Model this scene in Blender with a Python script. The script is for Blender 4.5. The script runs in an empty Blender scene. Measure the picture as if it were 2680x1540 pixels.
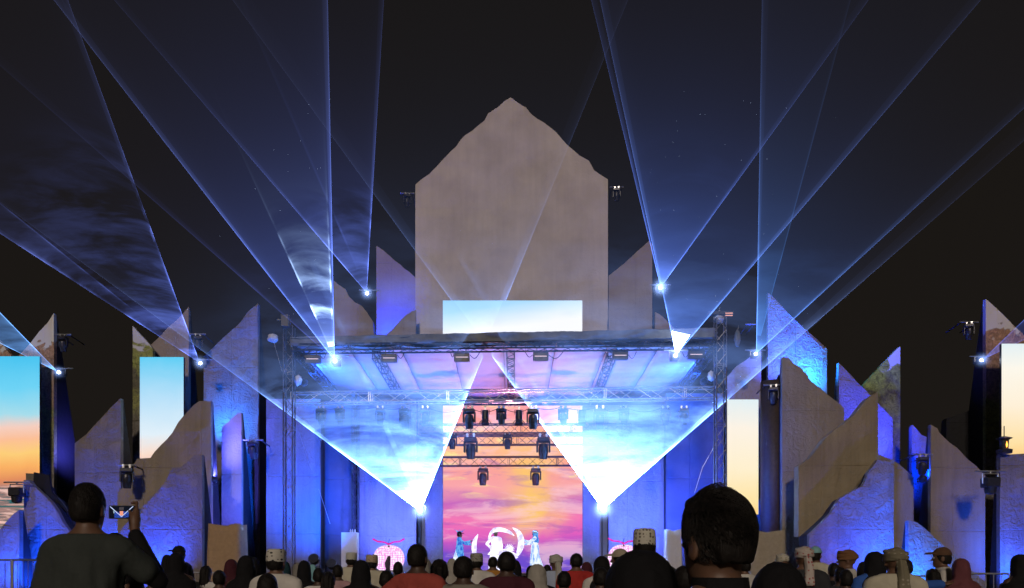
import bpy, bmesh, math, random
import numpy as np
from mathutils import Vector, Matrix, noise
random.seed(7)
R = math.radians
S = bpy.context.scene
COL = S.collection

# ------------------------------------------------------------------ camera
F, HZ, H, CX = 2000.0, 1482.0, 1.46, 1340.0       # focal length in photo pixels, horizon row, eye height, centre column
cam_d = bpy.data.cameras.new('camera')
cam = bpy.data.objects.new('camera', cam_d); COL.objects.link(cam)
cam.location = (0, 0, H); cam.rotation_euler = (R(90), 0, 0)
cam_d.sensor_width = 36; cam_d.lens = F/2680*36
cam_d.shift_y = (HZ-770)/2680
cam_d.clip_start = .05; cam_d.clip_end = 2000
S.camera = cam

# ------------------------------------------------------------------ world: a night sky, glowing faintly brown over a lit town
W = bpy.data.worlds.new('World'); S.world = W; W.use_nodes = True
wn, wl = W.node_tree.nodes, W.node_tree.links
bg = wn['Background']; out = wn['World Output']
tc = wn.new('ShaderNodeTexCoord'); sx = wn.new('ShaderNodeSeparateXYZ'); wl.new(tc.outputs['Generated'], sx.inputs[0])
rp = wn.new('ShaderNodeValToRGB'); wl.new(sx.outputs['Z'], rp.inputs[0])
rp.color_ramp.elements[0].position = 0.0; rp.color_ramp.elements[0].color = (.0120, .0096, .0080, 1)
rp.color_ramp.elements[1].position = .7; rp.color_ramp.elements[1].color = (.0086, .0074, .0062, 1)
wl.new(rp.outputs[0], bg.inputs[0]); bg.inputs[1].default_value = 1.0

# ------------------------------------------------------------------ the ground's floodlight mast far behind the audience, as one warm distant lamp
sun_d = bpy.data.lights.new('sun', 'SUN'); sun = bpy.data.objects.new('sun', sun_d); COL.objects.link(sun)
sun_d.energy = 1.0; sun_d.color = (1.0, .83, .68); sun_d.angle = R(5)
sun_dir = Vector((.08, 1.0, -.42)).normalized()
sun.rotation_euler = sun_dir.to_track_quat('-Z', 'Y').to_euler(); sun.location = (10, -10, 20)

S.view_settings.view_transform = 'Standard'; S.view_settings.look = 'None'
S.view_settings.exposure = 0; S.view_settings.gamma = 1; S.view_settings.use_curve_mapping = False
cy = S.cycles
cy.use_denoising = True
try: cy.denoiser = 'OPENIMAGEDENOISE'
except Exception: pass
cy.max_bounces = 5; cy.diffuse_bounces = 2; cy.glossy_bounces = 2; cy.transmission_bounces = 2; cy.volume_bounces = 0
cy.transparent_max_bounces = 64
cy.sample_clamp_indirect = 2.0; cy.use_adaptive_sampling = True; cy.adaptive_threshold = .04; cy.adaptive_min_samples = 12
cy.caustics_reflective = False; cy.caustics_refractive = False
cy.use_light_tree = True
cy.volume_step_rate = 4; cy.volume_max_steps = 12

# ------------------------------------------------------------------ helpers
def P(px, py, d):
    """the place in the world, d metres away, that the photograph shows at px, py"""
    return Vector(((px-CX)*d/F, d, H+(HZ-py)*d/F))
def X(px, d): return (px-CX)*d/F
def Z(py, d): return H+(HZ-py)*d/F

def tag(o, label=None, cat=None, group=None, kind=None):
    if label: o['label'] = label
    if cat: o['category'] = cat
    if group: o['group'] = group
    if kind: o['kind'] = kind
    return o
def empty(name, loc=(0, 0, 0), rz=0, label=None, cat=None, group=None):
    o = bpy.data.objects.new(name, None); COL.objects.link(o)
    o.location = loc; o.rotation_euler = (0, 0, rz); o.empty_display_size = .2
    return tag(o, label, cat, group)
def link_mesh(name, me, mat=None, parent=None):
    o = bpy.data.objects.new(name, me); COL.objects.link(o)
    if mat and not me.materials: me.materials.append(mat)
    if parent: o.parent = parent
    return o
def copy_tree(o, parent=None):
    c = o.copy(); COL.objects.link(c)
    if parent is not None:
        c.parent = parent; c.matrix_parent_inverse = Matrix.Identity(4)
    for ch in list(o.children): copy_tree(ch, c)
    return c

class MB:
    """collects simple solids in world (or local) coordinates and links them as one mesh"""
    def __init__(s): s.v = []; s.f = []; s.smooth = False
    def add(s, vs, fs):
        n = len(s.v); s.v += [tuple(v) for v in vs]; s.f += [tuple(i+n for i in f) for f in fs]; return s
    def box(s, c, size, M=None):
        hx, hy, hz = size[0]/2, size[1]/2, size[2]/2
        vs = [Vector((x*hx, y*hy, z*hz)) for z in (-1, 1) for y in (-1, 1) for x in (-1, 1)]
        if M is not None: vs = [M @ v for v in vs]
        c = Vector(c)
        return s.add([v+c for v in vs], [(0, 2, 3, 1), (4, 5, 7, 6), (0, 1, 5, 4), (2, 6, 7, 3), (0, 4, 6, 2), (1, 3, 7, 5)])
    def tube(s, a, b, r, n=6, r2=None):
        a, b = Vector(a), Vector(b); d = b-a
        if d.length < 1e-6: return s
        z = d.normalized(); x = z.orthogonal().normalized(); y = z.cross(x)
        r2 = r if r2 is None else r2; vs = []
        for q, rr in ((a, r), (b, r2)):
            vs += [q+x*(rr*math.cos(t*2*math.pi/n))+y*(rr*math.sin(t*2*math.pi/n)) for t in range(n)]
        fs = [(i, (i+1) % n, n+(i+1) % n, n+i) for i in range(n)]
        fs += [tuple(reversed(range(n))), tuple(range(n, 2*n))]
        return s.add(vs, fs)
    def path(s, pts, r, n=6):
        for a, b in zip(pts[:-1], pts[1:]): s.tube(a, b, r, n)
        return s
    def lathe(s, c, prof, n=16, M=None, sy=1):
        """prof: list of (radius, height)"""
        vs, fs = [], []; c = Vector(c)
        for r, h in prof:
            for t in range(n):
                v = Vector((r*math.cos(t*2*math.pi/n), sy*r*math.sin(t*2*math.pi/n), h))
                vs.append((M @ v if M is not None else v)+c)
        for j in range(len(prof)-1):
            for t in range(n):
                fs.append((j*n+t, j*n+(t+1) % n, (j+1)*n+(t+1) % n, (j+1)*n+t))
        fs.append(tuple(reversed(range(n)))); fs.append(tuple(range((len(prof)-1)*n, len(prof)*n)))
        return s.add(vs, fs)
    def prism(s, pts, y0, y1):
        """pts: (x, z) outline"""
        n = len(pts)
        vs = [(x, y0, z) for x, z in pts]+[(x, y1, z) for x, z in pts]
        return s.add(vs, [tuple(range(n)), tuple(reversed(range(n, 2*n)))]+[(i, n+i, n+(i+1) % n, (i+1) % n) for i in range(n)])
    def build(s, name, mat=None, parent=None, smooth=False, bevel=0):
        off = Vector((0, 0, 0))
        if parent is not None:
            q = parent
            while q is not None: off += q.location; q = q.parent
        me = bpy.data.meshes.new(name)
        me.from_pydata([tuple(Vector(v)-off) for v in s.v], [], s.f); me.update()
        bm = bmesh.new(); bm.from_mesh(me); bmesh.ops.recalc_face_normals(bm, faces=bm.faces)
        if bevel: bmesh.ops.bevel(bm, geom=list(bm.edges), offset=bevel, segments=1, affect='EDGES')
        bm.to_mesh(me); bm.free()
        if smooth: me.shade_smooth()
        return link_mesh(name, me, mat, parent)

# ------------------------------------------------------------------ materials
MATS = {}
def mat_new(name):
    m = bpy.data.materials.new(name); m.use_nodes = True
    return m, m.node_tree.nodes, m.node_tree.links
def pbr(name, col, rough=.7, metal=0, var=.15, scale=8, bump=.0, bscale=30, emit=None, es=0, coat=0):
    if name in MATS: return MATS[name]
    m, n, l = mat_new(name); b = n['Principled BSDF']
    b.inputs['Roughness'].default_value = rough; b.inputs['Metallic'].default_value = metal
    t = n.new('ShaderNodeTexCoord'); no = n.new('ShaderNodeTexNoise'); no.inputs['Scale'].default_value = scale; no.inputs['Detail'].default_value = 6
    l.new(t.outputs['Object'], no.inputs['Vector'])
    r = n.new('ShaderNodeValToRGB'); l.new(no.outputs['Fac'], r.inputs[0])
    r.color_ramp.elements[0].position = .3; r.color_ramp.elements[1].position = .7
    r.color_ramp.elements[0].color = tuple(c*(1-var) for c in col)+(1,); r.color_ramp.elements[1].color = tuple(min(1, c*(1+var)) for c in col)+(1,)
    l.new(r.outputs[0], b.inputs['Base Color'])
    if bump:
        n2 = n.new('ShaderNodeTexNoise'); n2.inputs['Scale'].default_value = bscale; n2.inputs['Detail'].default_value = 5; l.new(t.outputs['Object'], n2.inputs['Vector'])
        bp = n.new('ShaderNodeBump'); bp.inputs['Strength'].default_value = .8; bp.inputs['Distance'].default_value = bump
        l.new(n2.outputs['Fac'], bp.inputs['Height']); l.new(bp.outputs[0], b.inputs['Normal'])
    if emit:
        b.inputs['Emission Color'].default_value = emit+(1,); b.inputs['Emission Strength'].default_value = es
    MATS[name] = m; return m

def stucco(name, col, crump=1.0):
    """sprayed cement skin over a crumpled mesh: creases, trowel marks, run-down stains"""
    if name in MATS: return MATS[name]
    m, n, l = mat_new(name); b = n['Principled BSDF']; b.inputs['Roughness'].default_value = .62
    b.inputs['Specular IOR Level'].default_value = .35
    t = n.new('ShaderNodeTexCoord')
    mp = n.new('ShaderNodeMapping'); mp.inputs['Scale'].default_value = (2.2, 2.2, .16); l.new(t.outputs['Object'], mp.inputs[0])
    st = n.new('ShaderNodeTexNoise'); st.inputs['Scale'].default_value = 1.6; st.inputs['Detail'].default_value = 8; st.inputs['Roughness'].default_value = .65; l.new(mp.outputs[0], st.inputs[0])
    bl = n.new('ShaderNodeTexNoise'); bl.inputs['Scale'].default_value = .5; bl.inputs['Detail'].default_value = 7; l.new(t.outputs['Object'], bl.inputs[0])
    r1 = n.new('ShaderNodeValToRGB'); l.new(st.outputs['Fac'], r1.inputs[0])
    e = r1.color_ramp.elements; e[0].position = .30; e[1].position = .62
    e[0].color = tuple(c*(.93 if crump < .22 else .78) for c in col)+(1,); e[1].color = tuple(col)+(1,)
    r2 = n.new('ShaderNodeValToRGB'); l.new(bl.outputs['Fac'], r2.inputs[0])
    e = r2.color_ramp.elements; e[0].position = .35; e[1].position = .68; e[0].color = (.84, .81, .79, 1); e[1].color = (1.06, 1.04, 1.0, 1)
    mx = n.new('ShaderNodeMix'); mx.data_type = 'RGBA'; mx.blend_type = 'MULTIPLY'; mx.inputs[0].default_value = 1
    l.new(r1.outputs[0], mx.inputs[6]); l.new(r2.outputs[0], mx.inputs[7]); l.new(mx.outputs[2], b.inputs['Base Color'])
    # ridged creases
    c1 = n.new('ShaderNodeTexNoise'); c1.inputs['Scale'].default_value = 1.9; c1.inputs['Detail'].default_value = 9; c1.inputs['Roughness'].default_value = .62; c1.inputs['Distortion'].default_value = .5; l.new(t.outputs['Object'], c1.inputs[0])
    ab = n.new('ShaderNodeMath'); ab.operation = 'SUBTRACT'; ab.inputs[1].default_value = .5; l.new(c1.outputs['Fac'], ab.inputs[0])
    a2 = n.new('ShaderNodeMath'); a2.operation = 'ABSOLUTE'; l.new(ab.outputs[0], a2.inputs[0])
    a3 = n.new('ShaderNodeMath'); a3.operation = 'MINIMUM'; a3.inputs[1].default_value = .09; l.new(a2.outputs[0], a3.inputs[0])
    bp = n.new('ShaderNodeBump'); bp.inputs['Strength'].default_value = 1; bp.inputs['Distance'].default_value = .27*crump; l.new(a3.outputs[0], bp.inputs['Height'])
    f = n.new('ShaderNodeTexNoise'); f.inputs['Scale'].default_value = 7; f.inputs['Detail'].default_value = 9; f.inputs['Roughness'].default_value = .6; l.new(t.outputs['Object'], f.inputs[0])
    b2 = n.new('ShaderNodeBump'); b2.inputs['Strength'].default_value = .8; b2.inputs['Distance'].default_value = .045; l.new(f.outputs['Fac'], b2.inputs['Height']); l.new(bp.outputs[0], b2.inputs['Normal'])
    l.new(b2.outputs[0], b.inputs['Normal'])
    MATS[name] = m; return m

def printed(name, stops, green=.5):
    """a canvas print of a cliff above palms: colours run down the height, broken up by noise"""
    m, n, l = mat_new(name); b = n['Principled BSDF']; b.inputs['Roughness'].default_value = .5
    t = n.new('ShaderNodeTexCoord'); sp = n.new('ShaderNodeSeparateXYZ'); l.new(t.outputs['Generated'], sp.inputs[0])
    no = n.new('ShaderNodeTexNoise'); no.inputs['Scale'].default_value = 1.6; no.inputs['Detail'].default_value = 8; no.inputs['Distortion'].default_value = .8; l.new(t.outputs['Object'], no.inputs[0])
    ma = n.new('ShaderNodeMath'); ma.operation = 'MULTIPLY_ADD'; ma.inputs[1].default_value = .22; l.new(no.outputs['Fac'], ma.inputs[0])
    su = n.new('ShaderNodeMath'); su.operation = 'SUBTRACT'; su.inputs[1].default_value = .11; l.new(sp.outputs['Z'], su.inputs[0]); l.new(su.outputs[0], ma.inputs[2])
    r = n.new('ShaderNodeValToRGB'); l.new(ma.outputs[0], r.inputs[0]); el = r.color_ramp.elements
    el[0].position, el[0].color = stops[0][0], stops[0][1]+(1,); el[1].position, el[1].color = stops[-1][0], stops[-1][1]+(1,)
    for p, c in stops[1:-1]:
        q = el.new(p); q.color = c+(1,)
    v = n.new('ShaderNodeTexNoise'); v.inputs['Scale'].default_value = 5; v.inputs['Detail'].default_value = 10; v.inputs['Roughness'].default_value = .75; v.inputs['Distortion'].default_value = 1.5; l.new(t.outputs['Object'], v.inputs[0])
    r2 = n.new('ShaderNodeValToRGB'); l.new(v.outputs['Fac'], r2.inputs[0]); r2.color_ramp.elements[0].position = .36; r2.color_ramp.elements[1].position = .62
    r2.color_ramp.elements[0].color = (.25, .22, .2, 1); r2.color_ramp.elements[1].color = (1.2, 1.15, 1.05, 1)
    mx = n.new('ShaderNodeMix'); mx.data_type = 'RGBA'; mx.blend_type = 'MULTIPLY'; l.new(r.outputs[0], mx.inputs[6]); l.new(r2.outputs[0], mx.inputs[7])
    # the plain sky strip of the print stays clean
    gt = n.new('ShaderNodeMath'); gt.operation = 'LESS_THAN'; gt.inputs[1].default_value = stops[-2][0]; l.new(ma.outputs[0], gt.inputs[0]); l.new(gt.outputs[0], mx.inputs[0])
    l.new(mx.outputs[2], b.inputs['Base Color'])
    return m

def led(name, stops, warp=.1, nscale=(1, 1, 4), strength=1.0, hot=None, streak=0, waves=None, xt=0):
    """a lit LED wall: a picture graded up its height and broken by soft clouds"""
    m, n, l = mat_new(name); n.remove(n['Principled BSDF']); em = n.new('ShaderNodeEmission'); l.new(em.outputs[0], n['Material Output'].inputs[0])
    t = n.new('ShaderNodeTexCoord'); sp = n.new('ShaderNodeSeparateXYZ'); l.new(t.outputs['Generated'], sp.inputs[0])
    mp = n.new('ShaderNodeMapping'); mp.inputs['Scale'].default_value = nscale; l.new(t.outputs['Generated'], mp.inputs[0])
    no = n.new('ShaderNodeTexNoise'); no.inputs['Scale'].default_value = 1.7; no.inputs['Detail'].default_value = 6; no.inputs['Distortion'].default_value = .6; l.new(mp.outputs[0], no.inputs[0])
    s0 = n.new('ShaderNodeMath'); s0.operation = 'SUBTRACT'; s0.inputs[1].default_value = .5; l.new(no.outputs['Fac'], s0.inputs[0])
    ma = n.new('ShaderNodeMath'); ma.operation = 'MULTIPLY_ADD'; ma.inputs[1].default_value = warp; l.new(s0.outputs[0], ma.inputs[0])
    xa = n.new('ShaderNodeMath'); xa.operation = 'MULTIPLY_ADD'; xa.inputs[1].default_value = xt; l.new(sp.outputs['X'], xa.inputs[0]); l.new(sp.outputs['Z'], xa.inputs[2]); l.new(xa.outputs[0], ma.inputs[2])
    r = n.new('ShaderNodeValToRGB'); l.new(ma.outputs[0], r.inputs[0]); el = r.color_ramp.elements
    def lin(c): return tuple((x/255)**2.2 for x in c)+(1,)
    el[0].position, el[0].color = stops[0][0], lin(stops[0][1]); el[1].position, el[1].color = stops[-1][0], lin(stops[-1][1])
    for p, c in stops[1:-1]: q = el.new(p); q.color = lin(c)
    outc = r.outputs[0]
    def layer(outc, scale, seed, lo, hi, col, fac, mode='MIX', zlo=None, zhi=None):
        mp = n.new('ShaderNodeMapping'); mp.inputs['Scale'].default_value = scale; mp.inputs['Location'].default_value = (seed, seed*.7, seed*1.3); l.new(t.outputs['Generated'], mp.inputs[0])
        q = n.new('ShaderNodeTexNoise'); q.inputs['Scale'].default_value = 1; q.inputs['Detail'].default_value = 7; q.inputs['Roughness'].default_value = .62; q.inputs['Distortion'].default_value = .9; l.new(mp.outputs[0], q.inputs[0])
        mr = n.new('ShaderNodeMapRange'); mr.interpolation_type = 'SMOOTHSTEP'; mr.inputs[1].default_value = lo; mr.inputs[2].default_value = hi; mr.inputs[4].default_value = fac; l.new(q.outputs['Fac'], mr.inputs[0])
        fo = mr.outputs[0]
        if zlo is not None:
            z = n.new('ShaderNodeMapRange'); z.interpolation_type = 'SMOOTHSTEP'; z.inputs[1].default_value = zlo; z.inputs[2].default_value = zhi; l.new(sp.outputs['Z'], z.inputs[0])
            mu = n.new('ShaderNodeMath'); mu.operation = 'MULTIPLY'; l.new(fo, mu.inputs[0]); l.new(z.outputs[0], mu.inputs[1]); fo = mu.outputs[0]
        mx = n.new('ShaderNodeMix'); mx.data_type = 'RGBA'; mx.blend_type = mode; l.new(fo, mx.inputs[0]); l.new(outc, mx.inputs[6]); mx.inputs[7].default_value = lin(col)
        return mx.outputs[2]
    if hot:
        cx, cz, rx, rz, col, fac = hot
        v = n.new('ShaderNodeVectorMath'); v.operation = 'SUBTRACT'; v.inputs[1].default_value = (cx, .5, cz); l.new(t.outputs['Generated'], v.inputs[0])
        v2 = n.new('ShaderNodeVectorMath'); v2.operation = 'MULTIPLY'; v2.inputs[1].default_value = (1/rx, 0, 1/rz); l.new(v.outputs[0], v2.inputs[0])
        ln = n.new('ShaderNodeVectorMath'); ln.operation = 'LENGTH'; l.new(v2.outputs[0], ln.inputs[0])
        mr = n.new('ShaderNodeMapRange'); mr.interpolation_type = 'SMOOTHSTEP'; mr.inputs[1].default_value = 1; mr.inputs[2].default_value = 0; mr.inputs[4].default_value = fac
        ad = n.new('ShaderNodeMath'); ad.operation = 'MULTIPLY_ADD'; ad.inputs[1].default_value = 1.6; l.new(s0.outputs[0], ad.inputs[0]); l.new(ln.outputs['Value'], ad.inputs[2]); l.new(ad.outputs[0], mr.inputs[0])
        mx = n.new('ShaderNodeMix'); mx.data_type = 'RGBA'; l.new(mr.outputs[0], mx.inputs[0]); l.new(outc, mx.inputs[6]); mx.inputs[7].default_value = lin(col); outc = mx.outputs[2]
    for a in (waves or []): outc = layer(outc, *a)
    l.new(outc, em.inputs[0]); em.inputs[1].default_value = strength
    return m

def glow(name, col, s):
    if name in MATS: return MATS[name]
    m, n, l = mat_new(name); n.remove(n['Principled BSDF']); em = n.new('ShaderNodeEmission'); l.new(em.outputs[0], n['Material Output'].inputs[0])
    em.inputs[0].default_value = col+(1,); em.inputs[1].default_value = s; MATS[name] = m; return m

ROCK = stucco('pale_stucco', (.29, .255, .235))
ROCKB = stucco('ochre_stucco', (.34, .285, .195), .4)
ROCKS = stucco('smooth_stucco', (.38, .32, .28), .2)
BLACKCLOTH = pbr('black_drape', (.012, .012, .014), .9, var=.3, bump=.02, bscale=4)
BLACKMET = pbr('black_metal', (.035, .035, .04), .38, .3, var=.2)
ALU = pbr('aluminium', (.62, .63, .65), .32, .85, var=.08)
TOWER = pbr('dull_tower_metal', (.16, .16, .18), .4, .7, var=.15)
STEEL = pbr('galvanised_steel', (.42, .43, .45), .4, .8, var=.15)
TARP = pbr('grey_tarpaulin', (.17, .18, .19), .75, var=.25, scale=2, bump=.06, bscale=2.5)
CANOPY = pbr('white_canopy_fabric', (.46, .44, .48), .7, var=.08, scale=1, bump=.08, bscale=1.2)
LENS = glow('lens_light', (.75, .85, 1.0), 12)
GLASS = pbr('dark_lens_glass', (.02, .03, .06), .12, .0, var=.1)

# ------------------------------------------------------------------ ground and stage deck
g = MB(); g.add([(-300, -100, 0), (300, -100, 0), (300, 500, 0), (-300, 500, 0)], [(0, 1, 2, 3)])
tag(g.build('ground', pbr('dusty_ground', (.16, .135, .11), .95, var=.25, scale=3, bump=.02)), kind='structure')
DY = lambda px, b: b*(1.01-.02*(px-763)/1107)      # the stage stands a touch askew
deck_root = empty('stage_deck', (0, 30.5, 0), 0, 'low black stage floor on which the performers stand', 'stage')
MB().box((-.2, 34.3, 1.12), (16.6, 8.2, .12)).build('deck_board', pbr('deck_vinyl', (.06, .06, .07), .25, var=.2), deck_root)
MB().box((-.2, 34.3, .52), (16.4, 8.0, 1.04)).build('skirt', BLACKCLOTH, deck_root)

# ------------------------------------------------------------------ rock panels of the set
SEAM = [.35]
def relief_face(outline, d, cell, amp, seams, seed):
    """(x,z) outline to a relief sheet; seams: depth of the joints between the sprayed sheets"""
    bm = bmesh.new()
    f = bm.faces.new([bm.verts.new((x, 0, z)) for x, z in outline])
    xs = [p[0] for p in outline]; zs = [p[1] for p in outline]
    def cut(co, no): bmesh.ops.bisect_plane(bm, geom=list(bm.verts)+list(bm.edges)+list(bm.faces), plane_co=co, plane_no=no, dist=1e-5)
    sx_, sz_ = 2.35, 2.6
    x0, z0 = min(xs)+.9+(seed % 5)*.2, .3
    seamx = [x0+i*sx_ for i in range(20) if x0+i*sx_ < max(xs)-.3]; seamz = [z0+i*sz_ for i in range(20) if z0+i*sz_ < max(zs)-.4]
    for k in range(1, int((max(xs)-min(xs))/cell)+1): cut((min(xs)+k*cell, 0, 0), (1, 0, 0))
    for k in range(1, int((max(zs)-min(zs))/cell)+1): cut((0, 0, min(zs)+k*cell), (0, 0, 1))
    for x in seamx:
        for e in (-.03, 0, .03): cut((x+e, 0, 0), (1, 0, 0))
    for z in seamz:
        for e in (-.03, 0, .03): cut((0, 0, z+e), (0, 0, 1))
    edge = {v for e in bm.edges if e.is_boundary for v in e.verts}
    for v in bm.verts:
        x, z = v.co.x, v.co.z
        a = noise.fractal(Vector((x*.45+seed*3.1, seed*7.7, z*.45)), 1.0, 2.0, 3)
        c = abs(noise.noise(Vector((x*.9+seed, 3.3, z*.7))))
        h = amp*(a*1.0+min(c, .22)*1.6)
        if v in edge: h *= .35
        if any(abs(x-s) < .01 for s in seamx) or any(abs(z-s) < .01 for s in seamz): h -= .045*SEAM[0]
        v.co.y = -h
    return bm

def ragged(prof, seed, amt):
    """torn outline: small irregular steps between the measured points"""
    rr = random.Random(seed); o = []
    for a, b in zip(prof[:-1], prof[1:]):
        o.append(a); L = math.hypot(b[0]-a[0], b[1]-a[1]); n = int(L/.35)
        if abs(b[0]-a[0]) < .02: continue
        for k in range(1, n):
            t = k/n; o.append((a[0]+(b[0]-a[0])*t, a[1]+(b[1]-a[1])*t+rr.uniform(-amt, amt)))
    o.append(prof[-1]); return o

PN = [0]
def rock(prof, d, label, mat=ROCK, back=2.5, thick=.22, cell=.5, amp=.10, rag=.03, name='rock_panel', cat='rock panel', group='rock shaped panels of the stage set', face='rock_face', bottom=None, zb=0.0, seam=True):
    PN[0] += 1; seed = PN[0]
    top = ragged([(X(x, d), Z(y, d)) for x, y in prof], seed, rag)
    low = [(X(x, d), Z(y, d)) for x, y in bottom] if bottom else [(top[-1][0], zb), (top[0][0], zb)]
    ol = top+low
    cx = sum(p[0] for p in ol)/len(ol); zt = max(p[1] for p in ol)
    root = empty(name, (cx, d, zb), 0, label, cat, group)
    SEAM[0] = .10 if cell > .8 else .35
    bm = relief_face(ol, d, cell, amp, .04, seed)
    be = [e for e in bm.edges if e.is_boundary]
    ex = bmesh.ops.extrude_edge_only(bm, edges=be)
    vs = [v for v in ex['geom'] if isinstance(v, bmesh.types.BMVert)]
    for v in vs: v.co.y = thick
    bmesh.ops.holes_fill(bm, edges=[e for e in bm.edges if e.is_boundary], sides=0)
    bmesh.ops.recalc_face_normals(bm, faces=bm.faces)
    bmesh.ops.translate(bm, verts=bm.verts, vec=(-cx, 0, -zb))
    me = bpy.data.meshes.new(face); bm.to_mesh(me); bm.free()
    link_mesh(face, me, mat, root)
    if back:
        n = len(ol); fr = [(x, d+thick+.004, z) for x, z in ol]
        ymax = zt-zb
        bk = [(x, d+thick+.03+back*min(1, (zt-z)/(ymax*.62)), zb+(z-zb)*.985) for x, z in ol]
        mb = MB(); mb.add(fr+bk, [tuple(range(n)), tuple(reversed(range(n, 2*n)))]+[(i, n+i, n+(i+1) % n, (i+1) % n) for i in range(n)])
        mb.build('backing', BLACKCLOTH, root)
    return root

CL = printed('cliff_print', [(.0, (.10, .09, .09)), (.44, (.28, .26, .26)), (.52, (.20, .22, .07)), (.64, (.26, .28, .08)), (.70, (.30, .20, .14)), (.89, (.52, .30, .18)), (.90, (.72, .68, .62)), (1, (.74, .70, .64))])
PL = printed('palm_print', [(.0, (.12, .10, .09)), (.50, (.20, .19, .20)), (.66, (.16, .15, .12)), (.74, (.30, .33, .08)), (.80, (.10, .09, .06)), (.86, (.32, .38, .08)), (.925, (.35, .40, .10)), (.935, (.62, .63, .62)), (1, (.66, .66, .64))])

# left of the stage
rock([(49, 931), (80, 898), (103, 868), (125, 845), (141, 820)], 34.0, 'tall panel printed with a brown cliff and bushes, beside the big left sunset screen', CL, 3.3, name='printed_panel', face='print_face', amp=.03, group='printed panels of the stage set')
rock([(-60, 830), (-20, 872), (5, 900), (30, 931)], 34.3, 'brown cliff print just showing above the big left screen at the picture edge', CL, 0, name='printed_panel', face='print_face', amp=.03, group='printed panels of the stage set')
rock([(347, 853), (394, 905), (400, 915)], 35.0, 'narrow panel printed with green palm leaves left of the tall blue screen', PL, 2.5, name='printed_panel', face='print_face', amp=.03, group='printed panels of the stage set')
rock([(366, 935), (394, 905), (415, 885), (440, 858), (475, 826), (494, 804)], 35.8, 'plain brown pointed slab rising behind the tall blue screen', ROCKS, 2.6)
rock([(196, 1161), (228, 1135), (262, 1098), (290, 1068), (316, 1043)], 33.0, 'blue lit pointed slab between the cliff print and the tall blue screen', ROCK, 2.4)
rock([(308, 1290), (330, 1268), (343, 1270), (349, 1261), (350, 1217), (360, 1201), (394, 1199), (404, 1184), (437, 1150), (451, 1133), (467, 1105), (478, 1092), (508, 1060), (522, 1050), (552, 1050)], 31.5, 'stepped slab with a brown and purple slope covering the foot of the tall blue screen', ROCKB, 1.3)
rock([(300, 1408), (332, 1368), (374, 1327), (407, 1294), (431, 1264), (442, 1244), (448, 1228), (473, 1222), (492, 1209), (508, 1192), (529, 1191)], 29.6, 'front slab with a curved purple blue slope right of the man filming', ROCK, 1.6)
rock([(-60, 1400), (0, 1387), (16, 1368), (36, 1346), (51, 1335)], 28.6, 'bright blue low slab at the bottom left corner behind the barrier', ROCK, .9)
rock([(67, 1239), (88, 1240), (110, 1258), (125, 1268), (135, 1292), (160, 1316), (190, 1368), (215, 1400)], 31.2, 'purple slab with a stepped crest behind the slab left of the man filming', ROCK, .8)
rock([(63, 1257), (76, 1257), (88, 1272), (113, 1294), (135, 1316), (148, 1335), (165, 1368), (187, 1398), (215, 1425)], 29.8, 'purple slab falling in steps to the shoulder of the man filming', ROCK, .8)
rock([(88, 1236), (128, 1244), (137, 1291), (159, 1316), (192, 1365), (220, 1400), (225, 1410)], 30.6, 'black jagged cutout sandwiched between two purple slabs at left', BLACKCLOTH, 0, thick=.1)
rock([(533, 934), (586, 883), (632, 842), (649, 817), (676, 795)], 35.5, 'large pointed violet slab directly left of the stage roof', ROCK, 3.2, amp=.13)
rock([(580, 1118), (599, 1103), (613, 1089), (624, 1081), (632, 1081)], 33.4, 'narrow smooth lilac slab behind the left cloth covered box', ROCKS, 2.0, amp=.03)
# centre, behind the stage
rock([(1087, 484), (1100, 472), (1123, 456), (1142, 437), (1161, 416), (1184, 393), (1217, 355), (1235, 344), (1268, 316), (1278, 297), (1303, 281), (1337, 255), (1378, 283), (1390, 299), (1455, 346), (1488, 383), (1516, 407), (1541, 421), (1555, 446), (1591, 470)], 42.0, 'huge house shaped stone peak towering over the middle of the stage', stucco('peak_stucco', (.66, .595, .55), .12), 3.0, cell=.9, amp=.06, rag=.06)
rock([(985, 643), (1021, 671), (1084, 724), (1100, 740)], 43.0, 'slanting slab blue at its foot tucked against the left side of the huge peak', ROCKS, 2, amp=.04)
rock([(1002, 884), (1017, 872), (1036, 853), (1050, 836), (1063, 825), (1077, 817), (1088, 811)], 40.9, 'small curved slab at the lower left foot of the huge peak', ROCKS, .5, amp=.04)
rock([(874, 735), (885, 745), (904, 757), (913, 776), (929, 792), (946, 800), (962, 820), (976, 842), (979, 884)], 41.5, 'brown slab with a ragged curved crest behind the bright left roof laser', ROCKS, 1.5, amp=.05)
rock([(1593, 722), (1614, 706), (1650, 675), (1698, 631), (1707, 640)], 43.0, 'slanting slab tucked against the right side of the huge peak', ROCKS, 2, amp=.04)
rock([(1593, 803), (1604, 803), (1615, 810), (1631, 820), (1645, 833), (1661, 853), (1678, 869), (1690, 884)], 40.9, 'small curved slab at the lower right foot of the huge peak', ROCKS, .5, amp=.04)
rock([(1715, 818), (1725, 822), (1738, 833), (1749, 844), (1772, 870), (1780, 884)], 40.9, 'small brown slab showing over the roof behind the right roof laser', ROCKS, .5, amp=.04)
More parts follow.
